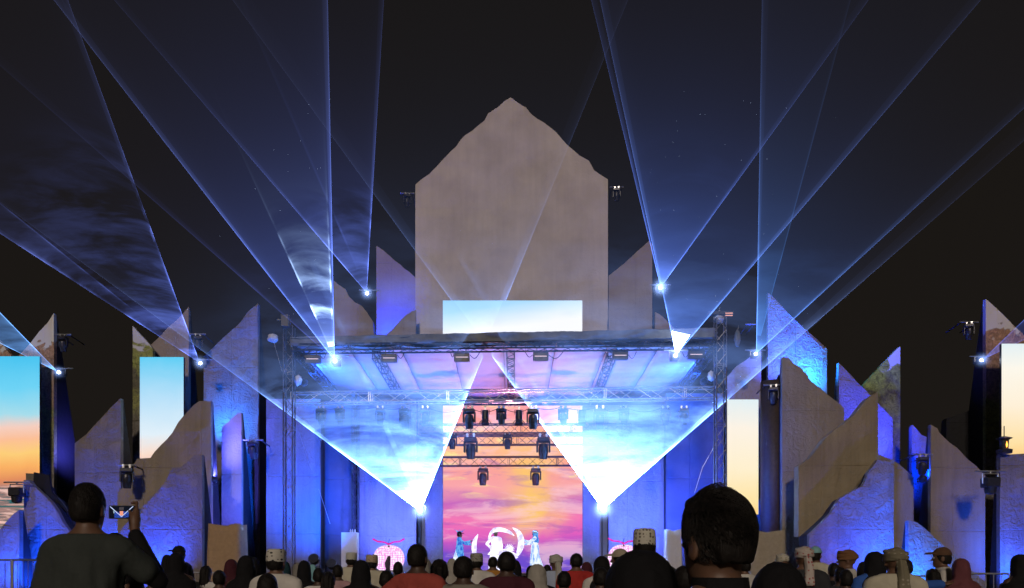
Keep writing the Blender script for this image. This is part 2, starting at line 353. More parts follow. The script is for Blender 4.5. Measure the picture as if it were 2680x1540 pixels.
# right of the stage
rock([(1902, 989), (1913, 976), (1926, 960), (1943, 949), (1957, 940), (1968, 930), (1992, 918)], 35.5, 'brown rounded slab above the narrow cream screen', ROCKS, 1.5, amp=.04)
rock([(2010, 766), (2047, 803), (2080, 836), (2119, 872), (2143, 894), (2160, 910), (2164, 912)], 35.3, 'tall pointed blue slab glowing cyan at its middle, right of the stage', ROCK, 2.6, amp=.13)
rock([(2047, 936), (2064, 936), (2075, 950), (2097, 964), (2113, 982), (2121, 997), (2146, 1015), (2165, 1033), (2185, 1048), (2204, 1063), (2209, 1068)], 32.6, 'wide plain brown slab in front of the tall blue glowing one', ROCKB, 1.0, amp=.05)
rock([(2195, 950), (2278, 1037), (2299, 1057), (2336, 1094)], 34.2, 'crumpled violet blue slab between the plain brown and the palm printed ones', ROCK, 2, amp=.14)
rock([(2090, 1220), (2122, 1198), (2145, 1167), (2162, 1145), (2185, 1125), (2205, 1112), (2234, 1088), (2251, 1067), (2264, 1050), (2275, 1040), (2297, 1026)], 30.8, 'ochre slab with a wavy slope, hanging in front, dark diagonal gap under it', ROCKB, 0, thick=.5, amp=.05,
     bottom=[(2299, 1215), (2262, 1252), (2210, 1302), (2151, 1368), (2109, 1405), (2090, 1405)])
rock([(2118, 1400), (2140, 1379), (2156, 1363), (2175, 1343), (2183, 1327), (2197, 1305), (2216, 1294), (2241, 1281), (2257, 1272), (2266, 1258), (2272, 1236), (2285, 1220), (2296, 1204), (2339, 1203)], 29.4, 'vivid blue front slab with a flat top and curved left flank', ROCK, .9, amp=.12)
rock([(2299, 1190), (2350, 1212), (2391, 1250)], 31.8, 'brown slab sloping down to the right behind the vivid blue front slab', ROCKB, .8, amp=.05)
rock([(2259, 1008), (2282, 982), (2310, 952), (2354, 908), (2356, 908)], 35.3, 'pointed panel printed with green palm fronds on the right', PL, .4, name='printed_panel', face='print_face', amp=.03, group='printed panels of the stage set')
rock([(2386, 1118), (2389, 1112), (2412, 1139), (2440, 1150)], 33.6, 'thin dark blue slab behind the wide brown one near the right edge', ROCK, .5)
rock([(2436, 1112), (2453, 1122), (2458, 1133), (2485, 1159), (2505, 1173), (2532, 1203), (2554, 1220), (2578, 1246)], 31.5, 'wide brown slab sloping down to the right, violet glints at its foot', ROCKB, 1.2, amp=.07)
rock([(2377, 1363), (2395, 1365), (2411, 1376), (2428, 1390), (2447, 1409), (2469, 1428), (2510, 1461), (2543, 1494), (2582, 1525)], 28.6, 'low bright blue slab sloping down behind the right barrier', ROCK, .7, amp=.12)
rock([(2617, 1189), (2700, 1186), (2760, 1190)], 30.6, 'tall blue footed slab at the right picture edge under the cream screen', ROCK, .5, amp=.12)
rock([(2580, 783), (2612, 811), (2653, 853), (2700, 897), (2760, 950)], 34.2, 'pointed panel printed with red cliffs beside the far right cream screen', CL, 3.0, name='printed_panel', face='print_face', amp=.03, group='printed panels of the stage set')
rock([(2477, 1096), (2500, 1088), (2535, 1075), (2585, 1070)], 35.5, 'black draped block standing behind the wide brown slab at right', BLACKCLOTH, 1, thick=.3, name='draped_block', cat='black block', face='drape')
# round dark drape column beside the narrow cream screen
dc = empty('draped_column', (X(2020, 33.4), 33.4, 0), 0, 'dark ribbed round column between the cream screen and the plain brown slab', 'column')
mb = MB(); n_ = 40
mb.lathe((X(2020, 33.4), 33.4, 0), [(.48, 0), (.48, Z(1000, 33.4))], n_)
for k in range(0, n_, 2):
    for j in (0, 1):
        i = j*n_+k; v = Vector(mb.v[i]); c = Vector((X(2020, 33.4), 33.4, v.z)); mb.v[i] = tuple(c+(v-c)*.93)
mb.build('drape', pbr('brown_black_drape', (.05, .035, .03), .6, var=.2), dc, smooth=True)


# ------------------------------------------------------------------ screens
def screen(px0, px1, py0, py1, d, mat, label, grp='lit LED screens of the set', legs=True, zb=None):
    x0, x1, z1 = X(px0, d), X(px1, d), Z(py0, d); z0 = Z(py1, d) if zb is None else zb
    cx = (x0+x1)/2
    r = empty('led_screen', (cx, d, 0), 0, label, 'screen', grp)
    MB().box((cx, d+.09, (z0+z1)/2), (x1-x0, .14, z1-z0)).build('cabinet', BLACKMET, r)
    m = MB().add([(x0, d, z0), (x1, d, z0), (x1, d, z1), (x0, d, z1), (x0, d+.015, z0), (x1, d+.015, z0), (x1, d+.015, z1), (x0, d+.015, z1)],
                 [(0, 1, 2, 3), (5, 4, 7, 6), (0, 4, 5, 1), (1, 5, 6, 2), (2, 6, 7, 3), (3, 7, 4, 0)])
    m.build('display', mat, r)
    if legs:
        q = MB()
        for x in (x0+.15, x1-.15): q.tube((x, d+.25, 0), (x, d+.25, z1-.1), .04)
        q.build('support_pipe', BLACKMET, r)
    return r
SUN1 = led('sunset_sea_picture', [(0, (150, 150, 150)), (.07, (200, 130, 120)), (.14, (225, 180, 165)), (.22, (160, 120, 115)), (.285, (225, 140, 95)), (.36, (250, 175, 100)), (.44, (253, 205, 120)), (.52, (252, 190, 150)), (.60, (245, 205, 190)), (.68, (165, 220, 235)), (.82, (110, 210, 245)), (1, (75, 195, 240))], .10, (1, 1, 2.2), 1.0,
           waves=[((2, 1, 34), 3.1, .5, .62, (250, 205, 190), 0), ((3, 1, 60), 7.1, .52, .60, (70, 120, 120), 0)])
# sea ripples only in the lowest quarter
def sea(m):
    n, l = m.node_tree.nodes, m.node_tree.links
    em = [q for q in n if q.type == 'EMISSION'][0]; src = em.inputs[0].links[0].from_socket
    t = n.new('ShaderNodeTexCoord'); sp = n.new('ShaderNodeSeparateXYZ'); l.new(t.outputs['Generated'], sp.inputs[0])
    mp = n.new('ShaderNodeMapping'); mp.inputs['Scale'].default_value = (1.5, 1, 34); l.new(t.outputs['Generated'], mp.inputs[0])
    q = n.new('ShaderNodeTexNoise'); q.inputs['Scale'].default_value = 1.6; q.inputs['Detail'].default_value = 5; q.inputs['Distortion'].default_value = .8; l.new(mp.outputs[0], q.inputs[0])
    r = n.new('ShaderNodeValToRGB'); l.new(q.outputs['Fac'], r.inputs[0]); e = r.color_ramp.elements
    e[0].position = .38; e[0].color = (.04, .14, .15, 1); e[1].position = .62; e[1].color = (.80, .52, .46, 1); k = e.new(.5); k.color = (.35, .20, .18, 1)
    lt = n.new('ShaderNodeMapRange'); lt.inputs[1].default_value = .27; lt.inputs[2].default_value = .24; l.new(sp.outputs['Z'], lt.inputs[0])
    mx = n.new('ShaderNodeMix'); mx.data_type = 'RGBA'; l.new(lt.outputs[0], mx.inputs[0]); l.new(src, mx.inputs[6]); l.new(r.outputs[0], mx.inputs[7]); l.new(mx.outputs[2], em.inputs[0])
sea(SUN1)
screen(-90, 103, 933, 1390, 33.2, SUN1, 'large sunset and sea LED screen at the left picture edge')
screen(366, 480, 935, 1215, 34.4, led('pale_sky_picture', [(0, (250, 200, 180)), (.10, (250, 222, 205)), (.28, (225, 240, 250)), (.6, (185, 225, 250)), (1, (95, 205, 245))], .12), 'tall pale blue LED screen among the left rock slabs')
screen(1901, 1985, 1046, 1347, 34.2, led('cream_sky_picture', [(0, (255, 205, 120)), (.12, (255, 228, 165)), (.4, (255, 240, 205)), (.75, (253, 243, 228)), (1, (225, 240, 245))], .08), 'narrow cream LED screen just right of the stage')
screen(2622, 2800, 900, 1222, 32.6, led('cream_dusk_picture', [(0, (255, 195, 110)), (.2, (255, 225, 165)), (.5, (255, 240, 215)), (.8, (253, 248, 235)), (1, (225, 240, 245))], .08), 'cream LED screen cut off by the right picture edge')
screen(1159, 1524, 787, 880, 30.9, led('blue_sky_banner', [(0, (250, 250, 253)), (.3, (215, 235, 250)), (.65, (170, 218, 250)), (1, (150, 208, 250))], .35, (1.0, 1, 1.0), xt=-.55), 'wide low sky blue LED banner standing on the stage roof', legs=False)
DUSK = led('pink_sunset_picture', [(0, (95, 75, 205)), (.12, (115, 80, 205)), (.22, (225, 95, 190)), (.32, (245, 120, 180)), (.42, (200, 105, 190)), (.52, (250, 165, 170)), (.64, (250, 160, 155)), (.74, (255, 190, 140)), (.84, (255, 170, 110)), (.92, (255, 150, 125)), (1, (250, 155, 150))], .16, (1.5, 1, 3), 1.0,
           hot=(.62, .50, .34, .38, (255, 200, 110), 1.0),
           waves=[((1.6, 1, 9), 3.0, .48, .66, (255, 205, 215), .6), ((2.6, 1, 13), 6.0, .52, .68, (140, 85, 185), .4), ((2.2, 1, 14), 9.0, .52, .66, (255, 235, 150), .8, 'MIX', .35, .6)])
screen(1159, 1525, 1062, 1502, 38.0, DUSK, 'huge pink and orange sunset LED screen at the back of the stage', legs=False)

# ------------------------------------------------------------------ stage walls (tall flats), roof and trusses
FLAT = stucco('flat_stucco', (.20, .20, .24), .3)
FLATD = pbr('blue_grey_drape', (.07, .07, .10), .8, var=.2, scale=1, bump=.05, bscale=1.5)
def flat(px0, px1, d, pyt, label, mat=FLAT, amp=.05, name='stage_flat', zb=0):
    PN[0] += 1
    x0, x1, z1 = X(px0, d), X(px1, d), Z(pyt, d); cx = (x0+x1)/2
    r = empty(name, (cx, d, 0), 0, label, 'stage wall', 'tall flats at the sides of the stage')
    bm = relief_face([(x0, z1), (x1, z1), (x1, zb), (x0, zb)], d, .6, amp, .04, PN[0])
    ex = bmesh.ops.extrude_edge_only(bm, edges=[e for e in bm.edges if e.is_boundary])
    for v in ex['geom']:
        if isinstance(v, bmesh.types.BMVert): v.co.y = .15
    bmesh.ops.holes_fill(bm, edges=[e for e in bm.edges if e.is_boundary], sides=0)
    bmesh.ops.recalc_face_normals(bm, faces=bm.faces); bmesh.ops.translate(bm, verts=bm.verts, vec=(-cx, 0, 0))
    me = bpy.data.meshes.new('wall_face'); bm.to_mesh(me); bm.free(); link_mesh('wall_face', me, mat, r)
    MB().box((cx, d+.55, z1/2), (x1-x0-.1, .6, z1-.1)).build('bracing', BLACKCLOTH, r)
    return r
flat(697, 838, 34.2, 1045, 'outermost blue flat behind the left lattice tower')
flat(849, 925, 35.4, 1050, 'darker blue flat, second from the left lattice tower', FLATD)
flat(940, 1089, 36.3, 1060, 'wide violet flat with vine relief behind the left glowing pumpkin')
flat(1094, 1159, 37.4, 1060, 'slim blue flat touching the left side of the pink screen')
flat(1525, 1592, 37.4, 1060, 'slim blue flat touching the right side of the pink screen')
flat(1593, 1742, 36.3, 1060, 'wide violet flat behind the right glowing pumpkin')
flat(1744, 1895, 35.2, 1030, 'dark blue draped flat behind the right lattice tower', FLATD)
MB_ = MB().box((-.2, 38.9, 4.9), (16.5, .2, 9.8)); tag(MB_.build('rear_wall', BLACKCLOTH), kind='structure')

def truss(a, b, w=.4, h=.45, mat=ALU, label='', group='lattice trusses of the stage', rc=.026, rl=.012, step=.45, up=(0, 0, 1), name='truss', endsonly=False, phase=0):
    a, b = Vector(a), Vector(b); d = (b-a); L = d.length; z = d.normalized(); upv = Vector(up)
    s = z.cross(upv).normalized(); u = s.cross(z).normalized()
    r = empty(name, a, 0, label, 'truss', group)
    cs = [s*(w/2*i)+u*(h/2*j) for i, j in ((1, 1), (1, -1), (-1, -1), (-1, 1))]
    for c in cs: MB().tube(a+c, b+c, rc, 8).build('chord', mat, r, smooth=False)
    m = MB(); n = max(2, int(L/step))
    for k in range(n):
        p0, p1 = a+z*(L*k/n), a+z*(L*(k+1)/n)
        for q in range(4):
            c0, c1 = cs[q], cs[(q+1) % 4]
            if k % 2 == 0: m.tube(p0+c0, p1+c1, rl, 4)
            else: m.tube(p0+c1, p1+c0, rl, 4)
            if (k+phase) % 5 == 0: m.tube(p0+c0, p0+c1, rl, 4); m.tube(p0+z*.07+c0, p0+z*.07+c1, rl, 4)
    for q in range(4): m.tube(b+cs[q], b+cs[(q+1) % 4], rl, 4)
    tag(m.build('lacing', mat, r), kind='stuff')
    return r
def SP(px, py, b): return P(px, py, DY(px, b))
XL, XR = 752, 1884
truss((X(751, 30), 30.3, 0), (X(751, 30), 30.3, Z(850, 30)),   .36, .36, TOWER, 'dull metal lattice tower holding up the left front corner of the stage roof', up=(0, 1, 0), name='truss_tower')
truss((X(1885, 29.7), 29.7, 0), (X(1885, 29.7), 29.7, Z(835, 29.7)), .38, .38, TOWER, 'dull metal lattice tower holding up the right front corner of the stage roof', up=(0, 1, 0), name='truss_tower')
truss((X(930, 35.1), 35.1, 1.2), (X(930, 35.1), 35.1, 9.4), .28, .28, BLACKMET, 'thin black lattice tower against the blue flats left of stage', up=(0, 1, 0), name='truss_tower')
truss(SP(766, 914, 30), SP(1872, 902, 30), .5, .24, BLACKMET, 'black truss running along under the grey roof edge', rc=.035)
truss(SP(766, 1044, 31), SP(1872, 1030, 31), .45, .44, ALU, 'long blue lit truss across the upper stage carrying moving heads', rc=.032, rl=.014, step=.62)
truss(P(1100, 1124, 34.5), P(1650, 1122, 34.5), .35, .40, BLACKMET, 'upper one of the two close dark trusses over the pink screen')
truss(P(1090, 1154, 35.6), P(1640, 1152, 35.6), .35, .42, BLACKMET, 'lower one of the two close dark trusses over the pink screen')
truss(P(1075, 1209, 36.4), P(1660, 1207, 36.4), .35, .42, BLACKMET, 'lowest dark truss crossing in front of the pink screen')
zc0, zc1 = Z(922, 30.2), Z(1050, 38.2)
def RX(px): return X(px, 30)
for (px, lb) in ((775, 'roof truss running back along the left edge of the canopy'), (978, 'roof truss running back under the left half of the canopy'), (1336, 'roof truss running back along the middle of the canopy'), (1606, 'roof truss running back under the right half of the canopy'), (1862, 'roof truss running back along the right edge of the canopy')):
    truss((RX(px), 30.5, zc0-.02), (RX(px)+.05, 38.1, zc1-.15), .30, .30, BLACKMET, lb, step=.4)
# canopy ceiling in pleated strips
cz = empty('roof_canopy', (0, 34, zc0), 0, 'white fabric ceiling under the stage roof tinted pink and blue', 'canopy')
xs_ = [RX(768)+(RX(1868)-RX(768))*k/8 for k in range(9)]
for k in range(8):
    bm = bmesh.new(); nx, ny = 8, 16; vv = []
    for j in range(ny+1):
        for i in range(nx+1):
            x = xs_[k]+.015+(xs_[k+1]-xs_[k]-.03)*i/nx; t = j/ny; y = 30.25+7.95*t
            sag = .10*math.sin(math.pi*i/nx)*(.6+.4*math.sin(t*11+k))+.05*abs(math.sin(t*3*math.pi))
            vv.append(bm.verts.new((x, y-34, (zc1-zc0)*t+.28-sag)))
    for j in range(ny):
        for i in range(nx):
            bm.faces.new((vv[j*(nx+1)+i], vv[j*(nx+1)+i+1], vv[(j+1)*(nx+1)+i+1], vv[(j+1)*(nx+1)+i]))
    r_ = bmesh.ops.extrude_face_region(bm, geom=list(bm.faces)); bmesh.ops.translate(bm, verts=[v for v in r_['geom'] if isinstance(v, bmesh.types.BMVert)], vec=(0, 0, .02))
    bmesh.ops.recalc_face_normals(bm, faces=bm.faces)
    me = bpy.data.meshes.new('canopy_panel'); bm.to_mesh(me); bm.free(); me.shade_smooth(); link_mesh('canopy_panel', me, CANOPY, cz)
# grey fascia tarp with folds
fr = empty('roof_fascia', (0, 29.8, Z(905, 30)), 0, 'grey tarpaulin band hung along the front edge of the stage roof', 'tarpaulin')
bm = bmesh.new(); NX, NZ = 160, 8; vv = []
for j in range(NZ+1):
    for i in range(NX+1):
        px = 760+(1872-760)*i/NX; d = DY(px, 29.75); t = j/NZ; zz = Z(905-12*i/NX+1, 30)*(1-t)+Z(881.5-11.5*i/NX, 30)*t
        x = X(px, d); fold = .05*noise.noise(Vector((x*1.3, t*1.5, 2)))+.035*abs(noise.noise(Vector((x*3.1+t*1.4, t, 9))))
        vv.append(bm.verts.new((x, d-29.8-fold*2, zz-Z(905, 30)+(.02*noise.noise(Vector((x*2, 0, 4))) if j == 0 else 0))))
for j in range(NZ):
    for i in range(NX): bm.faces.new((vv[j*(NX+1)+i], vv[j*(NX+1)+i+1], vv[(j+1)*(NX+1)+i+1], vv[(j+1)*(NX+1)+i]))
r_ = bmesh.ops.extrude_face_region(bm, geom=list(bm.faces)); bmesh.ops.translate(bm, verts=[v for v in r_['geom'] if isinstance(v, bmesh.types.BMVert)], vec=(0, .03, 0))
bmesh.ops.recalc_face_normals(bm, faces=bm.faces)
me = bpy.data.meshes.new('front_band'); bm.to_mesh(me); bm.free(); me.shade_smooth(); link_mesh('front_band', me, TARP, fr)
MB().add([(RX(760), 30, Z(884, 30)), (RX(1872), 29.6, Z(870, 29.6)), (RX(1872), 38.8, Z(870, 29.6)-.5), (RX(760), 38.8, Z(884, 30)-.5), (RX(760), 30, Z(884, 30)-.03), (RX(1872), 29.6, Z(870, 29.6)-.03), (RX(1872), 38.8, Z(870, 29.6)-.53), (RX(760), 38.8, Z(884, 30)-.53)],
         [(0, 1, 2, 3), (7, 6, 5, 4), (0, 4, 5, 1), (1, 5, 6, 2), (2, 6, 7, 3), (3, 7, 4, 0)]).build('top_sheet', TARP, fr)

# ------------------------------------------------------------------ lamps: moving heads, floods, par cans
def proto_moving_head():
    r = empty('moving_head_light', (0, 0, 0))
    MB().box((0, 0, -.13), (.36, .28, .12)).build('base', BLACKMET, r, bevel=.015)
    m = MB()
    for s in (-.1, .1): MB().box((s, 0, -.03), (.05, .09, .08)).tube((s, -.05, .02), (s, .05, .02), .04, 8).build('clamp', ALU, r)
    m = MB()
    for s in (-1, 1): m.box((s*.185, 0, -.34), (.05, .12, .34))
    m.box((0, 0, -.20), (.40, .14, .05)); m.build('yoke', BLACKMET, r, bevel=.01)
    M = Matrix.Rotation(R(8), 3, 'X')
    MB().lathe((0, 0, -.40), [(.06, .16), (.12, .14), (.145, .05), (.15, -.08), (.13, -.20), (.12, -.30)], 18, M).build('head', BLACKMET, r, smooth=False)
    MB().lathe(M @ Vector((0, 0, 0))+Vector((0, 0, -.40)), [(.108, -.295), (.108, -.31)], 18, M).build('lens', GLASS, r)
    return r
def proto_par():
    r = empty('barn_door_spotlight', (0, 0, 0))
    MB().tube((0, -.05, 0), (0, .05, 0), .04, 8).box((0, 0, -.06), (.05, .06, .1)).build('clamp', ALU, r)
    MB().path([(-.17, 0, -.3), (-.17, 0, -.12), (.17, 0, -.12), (.17, 0, -.3)], .012).build('yoke', BLACKMET, r)
    MB().lathe((0, 0, 0), [(.12, -.14), (.14, -.18), (.14, -.52), (.16, -.55)], 18).build('can', BLACKMET, r)
    MB().lathe((0, 0, 0), [(.13, -.552), (.13, -.558)], 18).build('lens', GLASS, r)
    for a in range(4):
        c, s = math.cos(a*math.pi/2), math.sin(a*math.pi/2); M = Matrix.Rotation(a*math.pi/2, 3, 'Z')
        w0, w1 = .11, .17
        MB().add([M @ Vector(v) for v in [(.15, -w0, -.555), (.15, w0, -.555), (.27, w1, -.72), (.27, -w1, -.72), (.155, -w0, -.55), (.155, w0, -.55), (.275, w1, -.715), (.275, -w1, -.715)]], [(0, 1, 2, 3), (7, 6, 5, 4), (0, 4, 5, 1), (1, 5, 6, 2), (2, 6, 7, 3), (3, 7, 4, 0)]).build('barn_door', BLACKMET, r)
    return r
def proto_strip():
    r = empty('strip_floodlight', (0, 0, 0))
    m = MB()
    for s in (-.15, .15): MB().box((s, 0, -.12), (.03, .05, .26)).tube((s, -.05, 0), (s, .05, 0), .035, 8).build('clamp', BLACKMET, r)
    m = MB().box((0, 0, -.26), (.6, .22, .12))
    for s in (-1, 1): m.box((s*.28, 0, -.40), (.05, .2, .22))
    m.build('housing', BLACKMET, r, bevel=.01)
    MB().box((0, -.02, -.45), (.5, .16, .15)).build('lamp_body', BLACKMET, r, bevel=.01)
    MB().box((0, -.105, -.36), (.46, .02, .03)).build('reflector', glow('warm_strip', (.95, .75, .85), .8), r)
    return r
MH, PAR, ST = proto_moving_head(), proto_par(), proto_strip()
_used = {}
def place(proto, loc, rz, label, cat, group, s=1.0):
    if proto.name not in _used: o = proto; _used[proto.name] = 1
    else: o = copy_tree(proto)
    o.location = loc; o.rotation_euler = (0, 0, rz); o.scale = (s, s, s)
    tag(o, label, cat, group); return o
ordn = ['first', 'second', 'third', 'fourth', 'fifth', 'sixth', 'seventh', 'eighth', 'ninth', 'tenth', 'eleventh', 'twelfth', 'thirteenth', 'fourteenth', 'fifteenth', 'sixteenth']
mhx = [840, 890, 995, 1060, 1113, 1228, 1312, 1395, 1474, 1570, 1633, 1742, 1790]
for i, px in enumerate(mhx):
    big = px in (1228, 1395, 1060, 1570)
    place(MH, SP(px, 1066, 31), R(random.uniform(-30, 30)), 'moving head lamp under the long blue truss, %s from its left end' % ordn[i], 'stage light', 'moving heads under the long blue truss', 1.25 if big else 1.0)
for i, px in enumerate((1270, 1358, 1522)):
    place(PAR, SP(px, 1066, 31.2), 0, ['barn door spotlight under the blue truss, left one over the pink screen', 'barn door spotlight under the blue truss, beside the middle roof truss', 'barn door spotlight under the blue truss on the right half of the stage'][i], 'stage light', 'barn door spotlights', 1.0)
for px, py, d, s, lb in ((1184, 1135, 34.5, 1.0, 'smaller moving head left under the upper dark truss'), (1328, 1135, 34.5, 1.0, 'smaller moving head in the middle under the upper dark truss'), (1232, 1140, 34.3, 1.5, 'large moving head hanging at the upper left of the pink screen'), (1422, 1140, 34.3, 1.5, 'large moving head hanging at the upper right of the pink screen'),
                        (1264, 1222, 36.4, 1.25, 'left moving head under the lowest dark truss'), (1402, 1222, 36.4, 1.25, 'right moving head under the lowest dark truss')):
    place(MH, P(px, py, d), R(random.uniform(-12, 12)), lb, 'stage light', 'moving heads in front of the pink screen', s)
for i, px in enumerate((819, 1019, 1209, 1415, 1623, 1821)):
    place(ST, P(px, 918-(px-800)*.012, DY(px, 30.1)), 0, 'black strip floodlight hung under the roof edge, %s from the left' % ordn[i], 'stage light', 'strip floodlights under the roof edge')

# outrigger pipes with a lamp beyond the rock panels
def outrigger(px, py, d, w, label, withlamp=True, s=1.0, bright=STEEL):
    r = empty('outrigger_pipe', P(px, py, d), 0, label, 'pipe', 'outrigger pipes on the set')
    a, b = P(px-w/2, py, d), P(px+w/2, py, d)
    MB().tube(a, b, .035, 8).build('pipe', bright, r)
    MB().tube(a+Vector((.1, 0, 0)), a+Vector((.1, 1.2, -.1)), .03, 6).tube(b-Vector((.1, 0, 0)), b+Vector((-.1, 1.2, -.1)), .03, 6).build('arm', BLACKMET, r)
    if withlamp:
        place(MH, P(px, py, d)+Vector((0, 0, -.04)), R(random.uniform(-20, 20)), label.replace('pipe', 'moving head lamp under the pipe', 1), 'stage light', 'moving heads outside the stage', s)
outrigger(165, 876, 33.6, 42, 'short pipe beside the tip of the cliff print')
outrigger(518, 875, 34.6, 42, 'short pipe beside the tip of the plain brown slab')
outrigger(662, 1152, 33.0, 54, 'short pipe right of the narrow lilac slab', s=1.1)
outrigger(1066, 506, 41.5, 36, 'short pipe high on the left side of the huge peak')
outrigger(1614, 490, 41.5, 36, 'short pipe high on the right side of the huge peak')
outrigger(2024, 1008, 32.9, 52, 'short pipe in front of the dark ribbed column', s=1.1)
outrigger(2536, 843, 33.0, 50, 'short pipe left of the red cliff print')
outrigger(2415, 1190, 31.0, 52, 'short pipe left of the wide brown slab', s=1.1)
outrigger(1965, 849, 34.8, 28, 'short pipe left of the tall pointed blue slab', withlamp=False)
outrigger(332, 1218, 30.6, 42, 'short pipe left of the stepped slab', s=1.25)

def floodlight(px, py, d, label, s=1.0, py_pipe=None):
    """round bodied lamp in a bent tube yoke"""
    c = P(px, py, d); r = empty('yoke_floodlight', c, 0, label, 'stage light', 'large lamps in tube yokes')
    MB().path([c+Vector(v)*s for v in ((-.26, 0, -.05), (-.26, 0, .28), (.26, 0, .28), (.26, 0, -.05))], .022*s, 8).build('yoke', ALU, r)
    MB().box(c+Vector((0, 0, -.02)), (.48*s, .4*s, .34*s)).build('housing', BLACKMET, r, bevel=.04)
    MB().lathe(c+Vector((0, 0, -.30)*1)*1, [(.05*s, -.16*s), (.17*s, -.12*s), (.2*s, .1*s)], 16).build('reflector', BLACKMET, r)
    MB().tube(c+Vector((-.5, 0, .36))*s, c+Vector((.5, 0, .36))*s, .03, 8).tube(c+Vector((0, 0, .28))*s, c+Vector((0, 0, .36))*s, .03, 6).build('pipe', STEEL, r)
floodlight(44, 1287, 29.5, 'large lamp in a tube yoke before the sea on the left screen', 1.0)
floodlight(2592, 1262, 29.5, 'large lamp in a tube yoke left of the slab at the right edge', 1.15)

# ------------------------------------------------------------------ laser projectors and their beams, volumes that glow by themselves for lit haze
def beam_mat(name, A, p, col, t, cl, crange, seed, LL, B, cscale=.35):
    m, n, l = mat_new(name); n.remove(n['Principled BSDF']); em = n.new('ShaderNodeEmission'); l.new(em.outputs[0], n['Material Output'].inputs['Volume'])
    tc = n.new('ShaderNodeTexCoord'); ln = n.new('ShaderNodeVectorMath'); ln.operation = 'LENGTH'; l.new(tc.outputs['Object'], ln.inputs[0])
    mxr = n.new('ShaderNodeMath'); mxr.operation = 'MAXIMUM'; mxr.inputs[1].default_value = .35; l.new(ln.outputs['Value'], mxr.inputs[0])
    pw = n.new('ShaderNodeMath'); pw.operation = 'POWER'; pw.inputs[1].default_value = -p; l.new(mxr.outputs[0], pw.inputs[0])
    dv = n.new('ShaderNodeMath'); dv.operation = 'MULTIPLY'; dv.inputs[1].default_value = -1/LL; l.new(mxr.outputs[0], dv.inputs[0])
    ex = n.new('ShaderNodeMath'); ex.operation = 'EXPONENT'; l.new(dv.outputs[0], ex.inputs[0])
    nr = n.new('ShaderNodeMath'); nr.operation = 'MULTIPLY'; l.new(pw.outputs[0], nr.inputs[0]); l.new(ex.outputs[0], nr.inputs[1])
    fr_ = n.new('ShaderNodeMath'); fr_.operation = 'DIVIDE'; fr_.inputs[0].default_value = .38*B/A; l.new(mxr.outputs[0], fr_.inputs[1])
    sm = n.new('ShaderNodeMath'); sm.operation = 'ADD'; l.new(nr.outputs[0], sm.inputs[0]); l.new(fr_.outputs[0], sm.inputs[1])
    st = n.new('ShaderNodeMath'); st.operation = 'MULTIPLY'; st.inputs[1].default_value = .8*A/(1.4*t); l.new(sm.outputs[0], st.inputs[0])
    # smoke wisps put into the glow, thick and thin, that fade out with distance from the lamp
    mp = n.new('ShaderNodeMapping'); mp.inputs['Location'].default_value = (seed*3.7, seed*1.3, seed*2.1); mp.inputs['Scale'].default_value = (cscale*.55, cscale*.35, cscale*2.4); l.new(tc.outputs['Object'], mp.inputs[0])
    no = n.new('ShaderNodeTexNoise'); no.inputs['Scale'].default_value = 1; no.inputs['Detail'].default_value = 6; no.inputs['Roughness'].default_value = .58; no.inputs['Distortion'].default_value = .45; l.new(mp.outputs[0], no.inputs[0])
    r1 = n.new('ShaderNodeMapRange'); r1.interpolation_type = 'SMOOTHSTEP'; r1.inputs[1].default_value = .40; r1.inputs[2].default_value = .66; r1.inputs[3].default_value = 1-cl; r1.inputs[4].default_value = 1+cl*2.2; l.new(no.outputs['Fac'], r1.inputs[0])
    r2 = n.new('ShaderNodeMapRange'); r2.interpolation_type = 'SMOOTHSTEP'; r2.inputs[1].default_value = crange[0]; r2.inputs[2].default_value = crange[1]; l.new(ln.outputs['Value'], r2.inputs[0])
    mx = n.new('ShaderNodeMix'); mx.data_type = 'FLOAT'; l.new(r2.outputs[0], mx.inputs[0]); l.new(r1.outputs[0], mx.inputs[2]); mx.inputs[3].default_value = 1
    s2 = n.new('ShaderNodeMath'); s2.operation = 'MULTIPLY'; l.new(st.outputs[0], s2.inputs[0]); l.new(mx.outputs[0], s2.inputs[1])
    fr2 = n.new('ShaderNodeMapRange'); fr2.inputs[1].default_value = 3; fr2.inputs[2].default_value = 24; l.new(ln.outputs['Value'], fr2.inputs[0])
    cm = n.new('ShaderNodeMix'); cm.data_type = 'RGBA'; l.new(fr2.outputs[0], cm.inputs[0]); cm.inputs[6].default_value = col+(1,); cm.inputs[7].default_value = (.30, .36, .85, 1)
    l.new(cm.outputs[2], em.inputs[0]); l.new(s2.outputs[0], em.inputs[1])
    return m
BS = [0]
